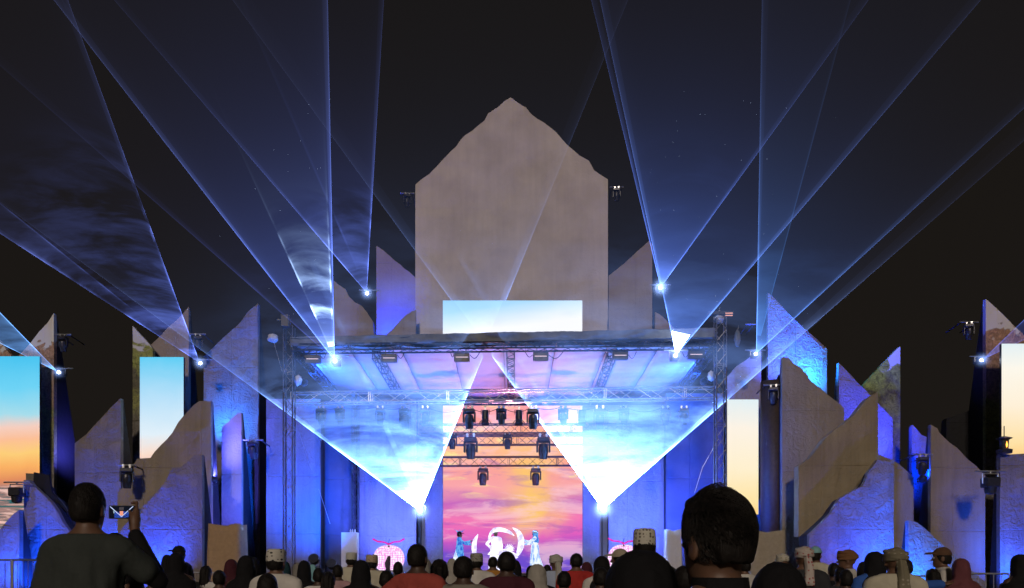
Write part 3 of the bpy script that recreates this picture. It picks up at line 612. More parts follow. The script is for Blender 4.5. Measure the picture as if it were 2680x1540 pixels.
def sheet(root, apex, e1, e2, d, A, p=1.5, col=(.14, .28, 1.0), t=.009, k=.6, L=48, cl=.3, crange=(4, 9), LL=7, B=.06, name='emissive_cone'):
    """hollow self-glowing cone, in place of laser-lit haze, between two edge directions, given as photo points seen from the lamp"""
    BS[0] += 1
    v1 = (P(e1[0], e1[1], d)-apex).normalized(); v2 = (P(e2[0], e2[1], d)-apex).normalized()
    c = (v1+v2)/2; w = (v1-v2)/2; wl = w.length; q = (apex-Vector((0, 0, H))).normalized()*(wl*k)
    n = 90; N = n+1; vs = []; fs = []                # a scanned arc that bulges towards the audience, curled in at both ends
    r0 = t*1.3/(wl*min(1, k)); EX = .32
    for r_, inn in ((r0, 0), (L, 0), (r0, 1), (L, 1)):
        for i in range(N):
            a = math.pi-EX+(math.pi+2*EX)*i/n; f1 = 1-inn*t/(r_*wl); f2 = 1-inn*t/(r_*wl*k)
            vs.append(c*r_+w*(r_*math.cos(a)*f1)+q*(r_*math.sin(a)*f2))
    for i in range(n):
        j = i+1
        fs += [(i, j, N+j, N+i), (2*N+j, 2*N+i, 3*N+i, 3*N+j), (N+i, N+j, 3*N+j, 3*N+i), (j, i, 2*N+i, 2*N+j)]
    fs += [(0, N, 3*N, 2*N), (n, 2*N+n, 3*N+n, N+n)]
    me = bpy.data.meshes.new(name); me.from_pydata([tuple(v) for v in vs], [], fs); me.update()
    bm = bmesh.new(); bm.from_mesh(me); bmesh.ops.recalc_face_normals(bm, faces=bm.faces); bm.to_mesh(me); bm.free()
    o = link_mesh(name, me, beam_mat('emissive_haze', A, p, col, t, cl, crange, BS[0], LL, B), root); o['kind'] = 'stuff'
    o.location = apex-root.location
    return o
def projector(px, py, d, label, size=.3, glowr=.5, hang=True, halo=.7):
    c = P(px, py, d); r = empty('laser_projector', c+Vector((0, .25, 0)), 0, label, 'laser projector', 'white lasers on the set')
    MB().box(c+Vector((0, .28, 0)), (size, .4, size*.8)).build('housing', BLACKMET, r, bevel=.02)
    MB().lathe(c+Vector((0, .06, 0)), [(.055, 0), (.06, .02)], 16, Matrix.Rotation(R(90), 3, 'X')).build('aperture', glow('laser_aperture', (.8, .9, 1), 40), r)
    m = MB(); m.path([c+Vector((-size*.6, .28, 0)), c+Vector((-size*.6, .28, size*.75)), c+Vector((size*.6, .28, size*.75)), c+Vector((size*.6, .28, 0))], .018, 6)
    if hang: m.tube(c+Vector((-.4, .28, size*.75+.03)), c+Vector((.5, .28, size*.75+.03)), .03, 8)
    m.build('bracket', STEEL, r)
    # ball with its own emission, imitating the glare round the aperture
    bm = bmesh.new(); bmesh.ops.create_icosphere(bm, subdivisions=3, radius=glowr); me = bpy.data.meshes.new('emissive_halo_ball'); bm.to_mesh(me); bm.free()
    mt, n, l = mat_new('emissive_halo'); n.remove(n['Principled BSDF']); em = n.new('ShaderNodeEmission'); l.new(em.outputs[0], n['Material Output'].inputs['Volume'])
    tc = n.new('ShaderNodeTexCoord'); ln = n.new('ShaderNodeVectorMath'); ln.operation = 'LENGTH'; l.new(tc.outputs['Object'], ln.inputs[0])
    mr = n.new('ShaderNodeMapRange'); mr.inputs[1].default_value = 0; mr.inputs[2].default_value = glowr; mr.inputs[3].default_value = 1; mr.inputs[4].default_value = 0; l.new(ln.outputs['Value'], mr.inputs[0])
    pw = n.new('ShaderNodeMath'); pw.operation = 'POWER'; pw.inputs[1].default_value = 6.0; l.new(mr.outputs[0], pw.inputs[0])
    mu = n.new('ShaderNodeMath'); mu.operation = 'MULTIPLY'; mu.inputs[1].default_value = 16*halo; l.new(pw.outputs[0], mu.inputs[0]); l.new(mu.outputs[0], em.inputs[1]); em.inputs[0].default_value = (.28, .45, 1, 1)
    o = link_mesh('emissive_halo_ball', me, mt, r); o['kind'] = 'stuff'; o.location = Vector((0, -.25, 0))
    return r, c
BLUE = (.15, .24, 1.0); CY = (.15, .36, 1.0)
r, c = projector(152, 974, 33.3, 'lowest left laser, beside the cliff print', .26, .5)
sheet(r, c, (0, 818), (0, 899), 33.3, .9, .8, (.16, .42, 1), cl=.5, crange=(3, 6), B=.1)
r, c = projector(523, 950, 33.6, 'laser between the tall blue screen and the large violet slab', .26, .6)
sheet(r, c, (178, 0), (0, 612), 33.6, 1.05, .85, BLUE, cl=.85, crange=(8, 12), LL=4.5, B=.085)
sheet(r, c, (0, 530), (0, 612), 33.6, .35, .7, BLUE, cl=.85, crange=(9, 13), LL=7, B=.03, k=.9, t=.05)
r, c = projector(876, 944, 29.4, 'brightest roof laser at the left, under the roof edge', .3, .8, halo=1.2)
sheet(r, c, (858, 0), (600, 590), 29.4, 1.5, .9, (.13, .24, 1), cl=.25, crange=(3, 5), LL=5.0, B=.07)
sheet(r, c, (858, 0), (360, 490), 29.4, .12, .8, (.16, .22, 1), cl=.3, crange=(3.5, 6.0), LL=6, B=.003, t=.03)
sheet(r, c, (866, 700), (815, 810), 29.4, 22.0, 1.2, (.4, .6, 1), cl=.97, crange=(5.5, 7), k=.6, LL=1.25, B=.001, t=.05)
r, c = projector(960, 767, 33.0, 'small laser on the dark gap left of the huge peak', .24, .6)
sheet(r, c, (1005, 0), (298, 0), 33.0, .6, .9, BLUE, cl=.6, crange=(3.5, 5), LL=4, B=.035)
sheet(r, c, (1005, 0), (870, 560), 33.0, .4, .8, BLUE, cl=.6, crange=(3, 5), k=.4, LL=3, B=.01, t=.08)
r, c = projector(1729, 753, 33.0, 'small laser on the dark gap right of the huge peak', .24, .75, halo=1.2)
sheet(r, c, (1547, 0), (2274, 0), 33.0, .9, .9, (.12, .24, 1), cl=.15, crange=(4, 7), LL=3.6, B=.055)
r, c = projector(1769, 930, 29.0, 'brightest roof laser at the right, under the roof edge', .3, .6, halo=1.0)
sheet(r, c, (1570, 0), (2568, 0), 29.0, 1.1, .9, (.12, .27, 1), cl=.2, crange=(2.5, 6), LL=4.2, B=.055)
sheet(r, c, (1758, 868), (1806, 876), 29.0, 6.0, .4, (.7, .85, 1), cl=.1, crange=(1, 2), k=.9, L=.93)
r, c = projector(1979, 926, 33.2, 'laser left of the tall pointed blue slab', .26, .6)
sheet(r, c, (1994, 0), (2690, 275), 33.2, .85, .9, (.12, .30, 1), cl=.15, crange=(4, 7), LL=4, B=.075)
sheet(r, c, (1994, 0), (2120, 400), 33.2, .6, .8, (.08, .32, 1), cl=.15, crange=(4, 7), k=.4, LL=5, B=.008, t=.03)
r, c = projector(2571, 942, 33.4, 'lowest right laser, beside the red cliff print', .26, .6)
sheet(r, c, (2700, 818), (2700, 880), 33.4, .4, .8, BLUE, cl=.3, crange=(3, 6))
r, c = projector(1100, 1338, 31.6, 'very bright laser low on the stage, left of the pink screen', .3, .8, hang=False, halo=1.6)
sheet(r, c, (1644, 0), (520, 912), 31.6, 25.0, 1.3, CY, cl=.68, crange=(7, 12), LL=3.0, B=.045)
sheet(r, c, (930, 960), (1225, 1030), 31.6, 3.0, 1.0, CY, cl=.8, crange=(9, 20), L=12, LL=3.2, B=.001, t=.22)
r, c = projector(1578, 1332, 31.6, 'very bright laser low on the stage, right of the pink screen', .3, .9, hang=False, halo=1.8)
sheet(r, c, (608, 0), (2690, 360), 31.6, 31.0, 1.3, CY, cl=.68, crange=(7, 12), LL=3.0, B=.055)
sheet(r, c, (1478, 1160), (1840, 1105), 31.6, 3.6, 1.0, CY, cl=.8, crange=(9, 20), L=12, LL=3.2, B=.001, t=.22)
for px, py in ((1100, 1338), (1578, 1332)):
    c = P(px, py, 31.6); q = empty('lamp_stand', (c.x, c.y+.3, 1.18), 0, 'black stand under the bright %s laser on the stage' % ('left' if px < 1340 else 'right'), 'stand', 'laser stands on the stage')
    m = MB().tube((c.x, c.y+.3, 1.25), (c.x, c.y+.3, c.z-.13), .03, 8); m.build('pole', BLACKMET, q)
    m = MB()
    for a in range(3): m.tube((c.x, c.y+.3, 1.7), (c.x+.4*math.cos(a*2.1), c.y+.3+.4*math.sin(a*2.1), 1.2), .018, 6)
    m.build('leg', BLACKMET, q)

# thin patchy smoke under the stage roof, its lit look is its own emission
def smoke_box(x0, x1, y0, y1, z0, z1):
    m, n, l = mat_new('emissive_smoke'); n.remove(n['Principled BSDF']); em = n.new('ShaderNodeEmission'); l.new(em.outputs[0], n['Material Output'].inputs['Volume'])
    t = n.new('ShaderNodeTexCoord'); mp = n.new('ShaderNodeMapping'); mp.inputs['Scale'].default_value = (.30, .22, .75); l.new(t.outputs['Object'], mp.inputs[0])
    q = n.new('ShaderNodeTexNoise'); q.inputs['Scale'].default_value = 1; q.inputs['Detail'].default_value = 6; q.inputs['Roughness'].default_value = .55; q.inputs['Distortion'].default_value = .5; l.new(mp.outputs[0], q.inputs[0])
    r_ = n.new('ShaderNodeMapRange'); r_.interpolation_type = 'SMOOTHSTEP'; r_.inputs[1].default_value = .40; r_.inputs[2].default_value = .68; r_.inputs[3].default_value = .10; r_.inputs[4].default_value = 1.0; l.new(q.outputs['Fac'], r_.inputs[0])
    sp = n.new('ShaderNodeSeparateXYZ'); l.new(t.outputs['Generated'], sp.inputs[0])
    f = None
    for ax in ('X', 'Z'):
        a = n.new('ShaderNodeMath'); a.operation = 'PINGPONG'; a.inputs[1].default_value = .5; l.new(sp.outputs[ax], a.inputs[0])
        b = n.new('ShaderNodeMapRange'); b.interpolation_type = 'SMOOTHSTEP'; b.inputs[2].default_value = .25 if ax == 'Z' else .06; l.new(a.outputs[0], b.inputs[0])
        if f is None: f = b.outputs[0]
        else:
            c = n.new('ShaderNodeMath'); c.operation = 'MULTIPLY'; l.new(f, c.inputs[0]); l.new(b.outputs[0], c.inputs[1]); f = c.outputs[0]
    d = n.new('ShaderNodeMath'); d.operation = 'MULTIPLY'; l.new(f, d.inputs[0]); l.new(r_.outputs[0], d.inputs[1])
    e = n.new('ShaderNodeMath'); e.operation = 'MULTIPLY'; e.inputs[1].default_value = .085; l.new(d.outputs[0], e.inputs[0]); l.new(e.outputs[0], em.inputs[1]); em.inputs[0].default_value = (.16, .24, 1.0, 1)
    o = MB().box(((x0+x1)/2, (y0+y1)/2, (z0+z1)/2), (x1-x0, y1-y0, z1-z0)).build('emissive_smoke', m); tag(o, kind='stuff')
smoke_box(-8.7, 8.0, 31.6, 36.6, 6.4, 9.75)

# ------------------------------------------------------------------ blue and violet wash lights (each a small flood on the ground or on the set)
WK = 4.2
def wash(loc, aim, power, col=(.02, .10, 1.0), size=95, label=None, blend=1.0, rad=.12):
    loc, aim = Vector(loc), Vector(aim); dirv = (aim-loc).normalized()
    r = empty('wash_light', loc, 0, label, 'stage light', 'coloured wash lights between the slabs')
    M = dirv.to_track_quat('-Z', 'Y').to_matrix()
    MB().lathe(loc, [(.10, .26), (.16, .18), (.16, .05)], 14, M).build('housing', BLACKMET, r)
    MB().path([loc+M @ Vector((-.2, 0, .12)), loc+M @ Vector((-.2, 0, .38)), loc+M @ Vector((.2, 0, .38)), loc+M @ Vector((.2, 0, .12))], .015, 6).build('yoke', BLACKMET, r)
    MB().lathe(loc, [(.14, .048), (.14, .04)], 14, M).build('lens', glow('blue_lens', (.1, .3, 1), 3), r)
    ld = bpy.data.lights.new('wash_beam', 'SPOT'); ld.energy = power*WK; ld.color = col; ld.spot_size = R(size); ld.spot_blend = blend; ld.shadow_soft_size = rad
    lo = bpy.data.objects.new('wash_beam', ld); COL.objects.link(lo); lo.parent = r; lo.rotation_euler = dirv.to_track_quat('-Z', 'Y').to_euler()
BL = (.008, .07, 1.0); VI = (.10, .10, 1.0); CYB = (.01, .22, 1.0)
wash(P(20, 1560, 27.5), P(10, 1400, 28.6), 420, BL, 120, 'wash light on the ground before the bottom left blue slab')
wash(P(95, 1555, 28.8), P(95, 1440, 29.8), 320, BL, 110, 'wash light on the ground before the stepped purple slab')
wash(P(354, 1290, 32.4), P(250, 1210, 33.0), 500, BL, 150, 'wash light behind the stepped slab turned to the pointed blue one')
wash(P(270, 1540, 31.9), P(255, 1330, 33.0), 900, BL, 120, 'wash light at the foot of the blue slab behind the man filming')
wash(P(392, 1540, 28.5), P(395, 1410, 29.6), 620, (.01, .06, 1), 130, 'wash light on the ground before the curved purple slab')
wash(P(420, 1330, 29.6)+Vector((0, .55, 0)), P(400, 1230, 31.5), 300, (.10, .10, 1), 130, 'wash light hidden behind the curved purple slab')
wash(P(548, 1128, 34.3), P(625, 1080, 35.5), 330, (.01, .15, 1), 150, 'wash light shining up the large violet slab')
wash(P(2180, 1560, 27.0), P(2230, 1430, 29.4), 160, (.06, .06, 1), 75, 'violet wash light on the ground left of the vivid blue slab')
wash(P(600, 1500, 30.5), P(610, 1200, 33.4), 500, VI, 80, 'wash light shining up the narrow lilac slab')
wash(P(560, 1250, 31.8), P(620, 900, 35.5), 900, VI, 100, 'violet wash light turned to the large violet slab')
wash(P(2112, 1018, 34.5), P(2125, 950, 35.3), 620, CYB, 150, 'wash light making the cyan glow on the tall pointed slab')
wash(P(2045, 985, 33.9), P(2070, 880, 35.3), 560, (.03, .07, 1), 140, 'wash light shining up the tall pointed slab')
wash(P(2310, 1215, 32.6), P(2270, 1050, 34.2), 800, (.02, .04, 1), 120, 'wash light shining on the crumpled violet slab')
wash(P(2330, 1530, 28.1), P(2300, 1390, 29.4), 480, BL, 140, 'wash light on the ground before the vivid blue slab')
wash(P(2400, 1560, 27.7), P(2420, 1460, 28.6), 300, (.01, .16, 1), 130, 'wash light on the ground before the low sloping blue slab')
wash(P(2665, 1545, 29.3), P(2665, 1430, 30.6), 520, BL, 120, 'wash light on the ground at the right picture edge')
wash(P(2415, 1250, 31.6), P(2410, 1180, 33.6), 350, (.0, .03, 1), 130, 'wash light in the gap left of the wide brown slab')
wash(P(1022, 895, 41.6), P(1022, 830, 43), 500, (.0, .03, 1), 130, 'wash light at the foot of the slanting slab left of the peak')
wash(P(40, 1200, 34.1)+Vector((3.1, .2, 0)), P(120, 1150, 34.1)+Vector((0, 1, 0)), 200, VI, 120, 'wash light behind the cliff print')
# stage interior
wash(P(800, 1480, 31.0), P(800, 1200, 34.2), 1900, (.0, .09, 1), 110, 'wash light on the stage at the left, aimed at the blue flats')
wash(P(1015, 1480, 33.4), P(1020, 1300, 36.3), 1500, (.06, .10, 1), 110, 'wash light behind the left pumpkin')
wash(P(1665, 1480, 33.4), P(1660, 1300, 36.3), 1500, (.05, .09, 1), 110, 'wash light behind the right pumpkin')
wash(P(1815, 1480, 31.0), P(1815, 1200, 35.2), 1700, (.0, .06, 1), 110, 'wash light on the stage at the right, aimed at the dark blue drape')
wash(P(800, 1000, 32.2), P(900, 960, 35), 500, (.02, .12, 1), 130, 'wash light on the left tower aimed at the canopy')
wash(P(1838, 998, 32.2), P(1740, 960, 35), 500, (.02, .12, 1), 130, 'wash light on the right tower aimed at the canopy')
wash(P(1010, 1525, 29.0), P(1000, 1040, 31), 1000, (.01, .16, 1), 80, 'added wash light before the stage tinting the left of the blue truss')  # added lamp, brings the lasers' blue onto the truss
wash(P(1660, 1525, 29.0), P(1680, 1040, 31), 1000, (.01, .16, 1), 80, 'added wash light before the stage tinting the right of the blue truss')  # added like the left one, for the right of the truss
wash(P(1340, 1475, 35.0), P(1340, 1010, 34), 700, (1, .30, .42), 110, 'added pink wash light on the stage floor tinting the canopy')  # added lamp, strengthens the pink that the screen throws on the canopy

# ------------------------------------------------------------------ things on and by the stage
def cloth_box(px0, px1, pyt, d, flare, label, mat):
    x0, x1, z1 = X(px0, d), X(px1, d), Z(pyt, d); cx = (x0+x1)/2; w = x1-x0
    r = empty('draped_box', (cx, d, 0), 0, label, 'covered box', 'boxes under fabric covers')
    bm = bmesh.new(); rings = []
    for j in range(13):
        t = j/12; z = z1*(1-t)
        hw = w/2*(1+flare*t); hd = w*.4*(1+flare*t); ring = []
        N = 56
        for i in range(N):
            a = 2*math.pi*i/N; cxx, syy = math.cos(a), math.sin(a)
            k = (abs(cxx)**8+abs(syy)**8)**(-1/8)
            f = 1+.02*math.sin(a*12)*t+.012*noise.noise(Vector((a*3, t*4, px0)))
            ring.append(bm.verts.new((cxx*k*hw*f, syy*k*hd*f+.4*w, z+(-.05*math.cos(a*4)*(1 if j == 0 else 0)))))
        rings.append(ring)
    for a, b in zip(rings[:-1], rings[1:]):
        for i in range(56): bm.faces.new((a[i], b[i], b[(i+1) % 56], a[(i+1) % 56]))
    c = bm.verts.new((0, .4*w, z1-.02))
    for i in range(56): bm.faces.new((c, rings[0][i], rings[0][(i+1) % 56]))
    bmesh.ops.recalc_face_normals(bm, faces=bm.faces)
    me = bpy.data.meshes.new('fabric_cover'); bm.to_mesh(me); bm.free(); me.shade_smooth(); link_mesh('fabric_cover', me, mat, r)
    MB().box((cx, d+.4*w, z1/2-.1), (w*.9, w*.7, z1-.2)).build('box', BLACKMET, r)
    return r
TAN = pbr('tan_fabric', (.40, .27, .16), .85, var=.1, bump=.01); TAN2 = pbr('beige_fabric', (.36, .31, .24), .85, var=.1, bump=.01); PALEF = pbr('pale_fabric', (.6, .58, .58), .8, var=.05)
cloth_box(541, 626, 1374, 28.0, .12, 'tan fabric covered box standing left of the stage', TAN)
cloth_box(1966, 2058, 1391, 28.0, .12, 'beige fabric covered box standing right of the stage', TAN2)
cloth_box(1743, 1786, 1388, 31.0, .08, 'tall white fabric covered stand at the right end of the stage', PALEF)
pr = empty('plinth', (X(914, 32.5), 32.5, 1.18), 0, 'grey plinth on the stage left of the pumpkin with small bottles on it', 'plinth')
MB().box((X(914, 32.5), 32.7, (Z(1394, 32.5)+1.18)/2), (.66, .5, Z(1394, 32.5)-1.18)).build('block', PALEF, pr, bevel=.01)
for k, px in enumerate((916, 921, 928)):
    o = MB().lathe((X(px, 32.5), 32.6, Z(1394, 32.5)), [(.03, 0), (.032, .09), (.012, .12), (.012, .15)], 10).build('bottle', PALEF)
    tag(o, ['left', 'middle', 'right'][k]+' one of three tiny white bottles on the grey plinth', 'bottle', 'bottles on the plinth')

def pumpkin(px, pyt, d, wpx, label):
    w = wpx*d/F; hgt = w*.86; z0 = Z(1498, d); c = Vector((X(px, d), d, z0))
    r = empty('glowing_pumpkin', c, 0, label, 'pumpkin', 'glowing pumpkin props on the stage')
    # LED clad shell
    m, n, l = mat_new('pumpkin_lights'); n.remove(n['Principled BSDF']); em = n.new('ShaderNodeEmission'); l.new(em.outputs[0], n['Material Output'].inputs[0])
    tc = n.new('ShaderNodeTexCoord'); vo = n.new('ShaderNodeTexVoronoi'); vo.inputs['Scale'].default_value = 11; vo.inputs['Randomness'].default_value = .25; l.new(tc.outputs['Object'], vo.inputs[0])
    rp = n.new('ShaderNodeValToRGB'); l.new(vo.outputs['Distance'], rp.inputs[0]); e = rp.color_ramp.elements; e[0].position = .30; e[0].color = (1, .92, 1, 1); e[1].position = .60; e[1].color = (.85, .30, .75, 1)
    l.new(rp.outputs[0], em.inputs[0]); em.inputs[1].default_value = 1.15
    for k in range(10):
        a0 = 2*math.pi*k/10
        if k == 7: continue                                # the doorway towards the audience
        bm = bmesh.new(); N, Mv = 8, 14; g_ = []
        for j in range(Mv+1):
            ph = math.pi*j/Mv
            for i in range(N+1):
                u = i/N; a = a0+2*math.pi/10*u; bul = .62+.38*math.sin(math.pi*u)**.55
                rr = math.sin(ph)**.75*w/2*bul; g_.append(bm.verts.new((rr*math.cos(a), rr*math.sin(a), hgt/2+math.cos(ph)*hgt/2*(.93+.07*bul))))
        for j in range(Mv):
            for i in range(N):
                try: bm.faces.new((g_[j*(N+1)+i], g_[(j+1)*(N+1)+i], g_[(j+1)*(N+1)+i+1], g_[j*(N+1)+i+1]))
                except ValueError: pass
        bmesh.ops.remove_doubles(bm, verts=bm.verts, dist=1e-4); bmesh.ops.recalc_face_normals(bm, faces=bm.faces)
        me = bpy.data.meshes.new('segment'); bm.to_mesh(me); bm.free(); me.shade_smooth(); link_mesh('segment', me, m, r)
    top = c+Vector((0, 0, hgt))
    MB().tube(top-Vector((0, 0, .08)), top+Vector((-.02, 0, .12)), .05, 8, .025).tube(top+Vector((-.02, 0, .12)), top+Vector((.03, 0, .26)), .022, 8, .014).build('stalk', BLACKMET, r)
    for s in (-1, 1):
        MB().path([top+Vector((0, -.05, .04)), top+Vector((s*.2, -.08, .13)), top+Vector((s*.45, -.1, .15)), top+Vector((s*.66, -.1, .26))], .035, 6).build('tendril', glow('magenta_tube', (1, .05, .35), .8), r)
    MB().lathe(c+Vector((0, 0, .02)), [(w*.36, 0), (w*.36, .06)], 24).build('base', BLACKMET, r)
    MB().lathe(c, [(w*.24, .06), (w*.04, hgt*.60)], 16).build('doorway_shade', BLACKCLOTH, r)  # black cone added in place of the shade inside the doorway
    return r
pumpkin(1018, 1432, 31.8, 82, 'pink glowing pumpkin on the stage at the left')
pumpkin(1632, 1426, 31.8, 84, 'pink glowing pumpkin at the right, half hidden by the man in the embroidered cap')

# ================================================================== people
def grid_axis(segs):
    """segs: (start, stop, step) pieces of one axis, fine where the shape is fine"""
    o = []
    for a, b, st in segs:
        n = max(1, int(round((b-a)/st))); o += list(np.linspace(a, b, n, endpoint=False))
    return np.array(o+[segs[-1][1]], dtype=np.float32)
def nets(fn, xs, ys, zs, name):
    Xg, Yg, Zg = np.meshgrid(xs, ys, zs, indexing='ij'); f = fn(Xg, Yg, Zg).astype(np.float32)
    ins = f < 0; nx, ny, nz = f.shape
    c = ins[:-1, :-1, :-1].astype(np.int8)
    cnt = sum(ins[i:nx-1+i, j:ny-1+j, k:nz-1+k].astype(np.int8) for i in (0, 1) for j in (0, 1) for k in (0, 1))
    act = (cnt > 0) & (cnt < 8); ids = -np.ones(act.shape, np.int64); idx = np.argwhere(act); ids[act] = np.arange(len(idx))
    acc = np.zeros((len(idx), 3)); num = np.zeros(len(idx)); I, J, K = idx.T
    co = [(i, j, k) for i in (0, 1) for j in (0, 1) for k in (0, 1)]
    for a in co:
        for ax in range(3):
            if a[ax]: continue
            b = list(a); b[ax] = 1
            fa = f[I+a[0], J+a[1], K+a[2]]; fb = f[I+b[0], J+b[1], K+b[2]]
            cr = (fa < 0) != (fb < 0); t = np.where(cr, fa/np.where(cr, fa-fb, 1), 0)
            pa = np.stack([xs[I+a[0]], ys[J+a[1]], zs[K+a[2]]], 1); pb = np.stack([xs[I+b[0]], ys[J+b[1]], zs[K+b[2]]], 1)
            acc[cr] += (pa+(pb-pa)*t[:, None])[cr]; num += cr
    V = acc/np.maximum(num, 1)[:, None]; faces = []
    for ax in range(3):
        sl0 = [slice(None)]*3; sl1 = [slice(None)]*3; sl0[ax] = slice(0, -1); sl1[ax] = slice(1, None)
        a, b = ins[tuple(sl0)], ins[tuple(sl1)]; e = np.argwhere(a != b)
        u, v = [q for q in range(3) if q != ax]
        e = e[(e[:, u] > 0) & (e[:, v] > 0) & (e[:, u] < f.shape[u]-1) & (e[:, v] < f.shape[v]-1)]
        q = []
        for du, dv in ((-1, -1), (0, -1), (0, 0), (-1, 0)):
            g_ = e.copy(); g_[:, u] += du; g_[:, v] += dv; q.append(ids[g_[:, 0], g_[:, 1], g_[:, 2]])
        q = np.stack(q, 1); flip = a[e[:, 0], e[:, 1], e[:, 2]] ^ (ax == 1); q[~flip] = q[~flip][:, ::-1]; faces.append(q)
    Fa = np.concatenate(faces); Fa = Fa[(Fa >= 0).all(1)]
    me = bpy.data.meshes.new(name); me.from_pydata(V.tolist(), [], Fa.tolist()); me.update(); me.shade_smooth(); return me
def smin(a, b, k):
    h = np.clip(.5+.5*(b-a)/k, 0, 1); return b*(1-h)+a*h-k*h*(1-h)
def ell(x, y, z, c, r):
    px, py, pz = x-c[0], y-c[1], z-c[2]
    k0 = np.sqrt((px/r[0])**2+(py/r[1])**2+(pz/r[2])**2); k1 = np.sqrt((px/r[0]**2)**2+(py/r[1]**2)**2+(pz/r[2]**2)**2)+1e-9
    return k0*(k0-1)/k1
def cap(x, y, z, a, b, ra, rb):
    d = [b[i]-a[i] for i in range(3)]; L = sum(q*q for q in d)+1e-12
    t = np.clip(((x-a[0])*d[0]+(y-a[1])*d[1]+(z-a[2])*d[2])/L, 0, 1)
    return np.sqrt((x-a[0]-d[0]*t)**2+(y-a[1]-d[1]*t)**2+(z-a[2]-d[2]*t)**2)-(ra+(rb-ra)*t)
ARMS = {   # (shoulder, elbow, wrist) for left and right; a person faces +Y
    'stand': (((-.19, -.01, 1.375), (-.235, -.045, 1.10), (-.225, .04, .86)), ((.19, -.01, 1.375), (.235, -.045, 1.10), (.225, .04, .86))),
    'hip': (((-.19, -.01, 1.375), (-.40, -.10, 1.17), (-.215, -.02, 1.03)), ((.19, -.01, 1.375), (.25, -.04, 1.10), (.235, .05, .86))),
    'hold': (((-.19, -.01, 1.375), (-.25, -.01, 1.11), (-.10, .22, 1.15)), ((.19, -.01, 1.375), (.25, -.01, 1.11), (.10, .22, 1.17))),
    'around': (((-.19, -.01, 1.375), (-.235, -.045, 1.10), (-.225, .04, .86)), ((.19, -.01, 1.375), (.43, -.10, 1.34), (.66, -.17, 1.36))),
    'phone': (((-.19, -.01, 1.375), (-.235, -.045, 1.10), (-.225, .06, .87)), ((.19, -.0, 1.385), (.325, .12, 1.235), (.135, .235, 1.475))),
    'reach': (((-.19, -.01, 1.375), (-.24, .20, 1.25), (-.20, .45, 1.32)), ((.19, -.01, 1.375), (.24, .18, 1.22), (.18, .44, 1.18))),
}
def hand(x, y, z, w, e, side, curl=.35):
    w = Vector(w); d = (w-Vector(e)).normalized(); up = Vector((0, 0, 1)) if abs(d.z) < .8 else Vector((0, 1, 0))
    s = d.cross(up).normalized(); nrm = s.cross(d).normalized()
    if abs(d.z) > .8: s, nrm = Vector((0, 1, 0)), Vector((-side, 0, 0))
    f = cap(x, y, z, w, w+d*.07, .024, .030)
    f = smin(f, cap(x, y, z, w+d*.07-s*.018, w+d*.07+s*.018, .017, .017), .015)
    for k, ln in enumerate((.068, .076, .070, .055)):
        b = w+d*.082+s*(-.030+.020*k)*-1; m = b+d*ln*.5+nrm*ln*.18*curl*2; t = m+d*ln*.38+nrm*ln*.45*curl*2
        f = smin(f, np.minimum(cap(x, y, z, b-d*.02, m, .0095, .0088), cap(x, y, z, m, t, .0088, .0075)), .006)
    b = w+d*.025+s*.022; f = smin(f, np.minimum(cap(x, y, z, b, b+d*.035+s*.02, .012, .0105), cap(x, y, z, b+d*.035+s*.02, b+d*.065+s*.018+nrm*.012, .0105, .008)), .010)
    return f
def grip_hand(x, y, z, w):
    """right hand closed on the edge of a phone held up"""
    x = x+.127; w = (w[0]+.127, w[1], w[2])
    f = cap(x, y, z, w, (.243, .272, 1.56), .026, .030)
    f = smin(f, cap(x, y, z, (.243, .272, 1.55), (.246, .285, 1.60), .026, .020), .02)
    for pts in (((.248, .285, 1.615), (.236, .312, 1.652), (.205, .316, 1.650)), ((.252, .30, 1.595), (.238, .336, 1.612), (.190, .338, 1.612)), ((.252, .30, 1.575), (.236, .336, 1.588), (.188, .338, 1.586)), ((.246, .29, 1.552), (.226, .325, 1.552), (.190, .330, 1.553)),
                ((.232, .262, 1.548), (.224, .270, 1.585), (.204, .286, 1.606))):
        f = smin(f, np.minimum(cap(x, y, z, pts[0], pts[1], .0105, .0095), cap(x, y, z, pts[1], pts[2], .0095, .008)), .007)
    return f
def torso(x, y, z):
    f = ell(x, y, z, (0, -.005, 1.27), (.168, .108, .20))
    f = smin(f, ell(x, y, z, (0, .0, 1.05), (.148, .100, .20)), .08)
    f = smin(f, ell(x, y, z, (0, -.01, .93), (.165, .115, .14)), .06)
    f = smin(f, cap(x, y, z, (-.145, -.015, 1.395), (.145, -.015, 1.395), .052, .052), .06)
    f = smin(f, cap(x, y, z, (-.06, -.02, 1.43), (.06, -.02, 1.43), .045, .045), .06)
    return f
def headf(x, y, z):
    f = ell(x, y, z, (0, -.012, 1.617), (.0765, .095, .098))
    f = smin(f, ell(x, y, z, (0, .028, 1.562), (.060, .066, .088)), .03)
    f = smin(f, ell(x, y, z, (0, .072, 1.500), (.026, .022, .020)), .025)
    f = smin(f, cap(x, y, z, (0, .092, 1.598), (0, .110, 1.570), .008, .014), .012)
    f = smin(f, ell(x, y, z, (0, .090, 1.534), (.022, .010, .009)), .008)
    f = smin(f, cap(x, y, z, (-.045, .078, 1.618), (.045, .078, 1.618), .010, .010), .015)
    for s in (-1, 1):
        f = -smin(-f, ell(x, y, z, (s*.031, .097, 1.598), (.015, .012, .010)), .012)
        f = smin(f, ell(x, y, z, (s*.080, -.008, 1.583), (.010, .021, .033)), .010)
        f = -smin(-f, ell(x, y, z, (s*.089, -.002, 1.586), (.006, .011, .018)), .006)
    return f
def neck(x, y, z): return cap(x, y, z, (0, -.022, 1.38), (0, -.008, 1.54), .060, .053)
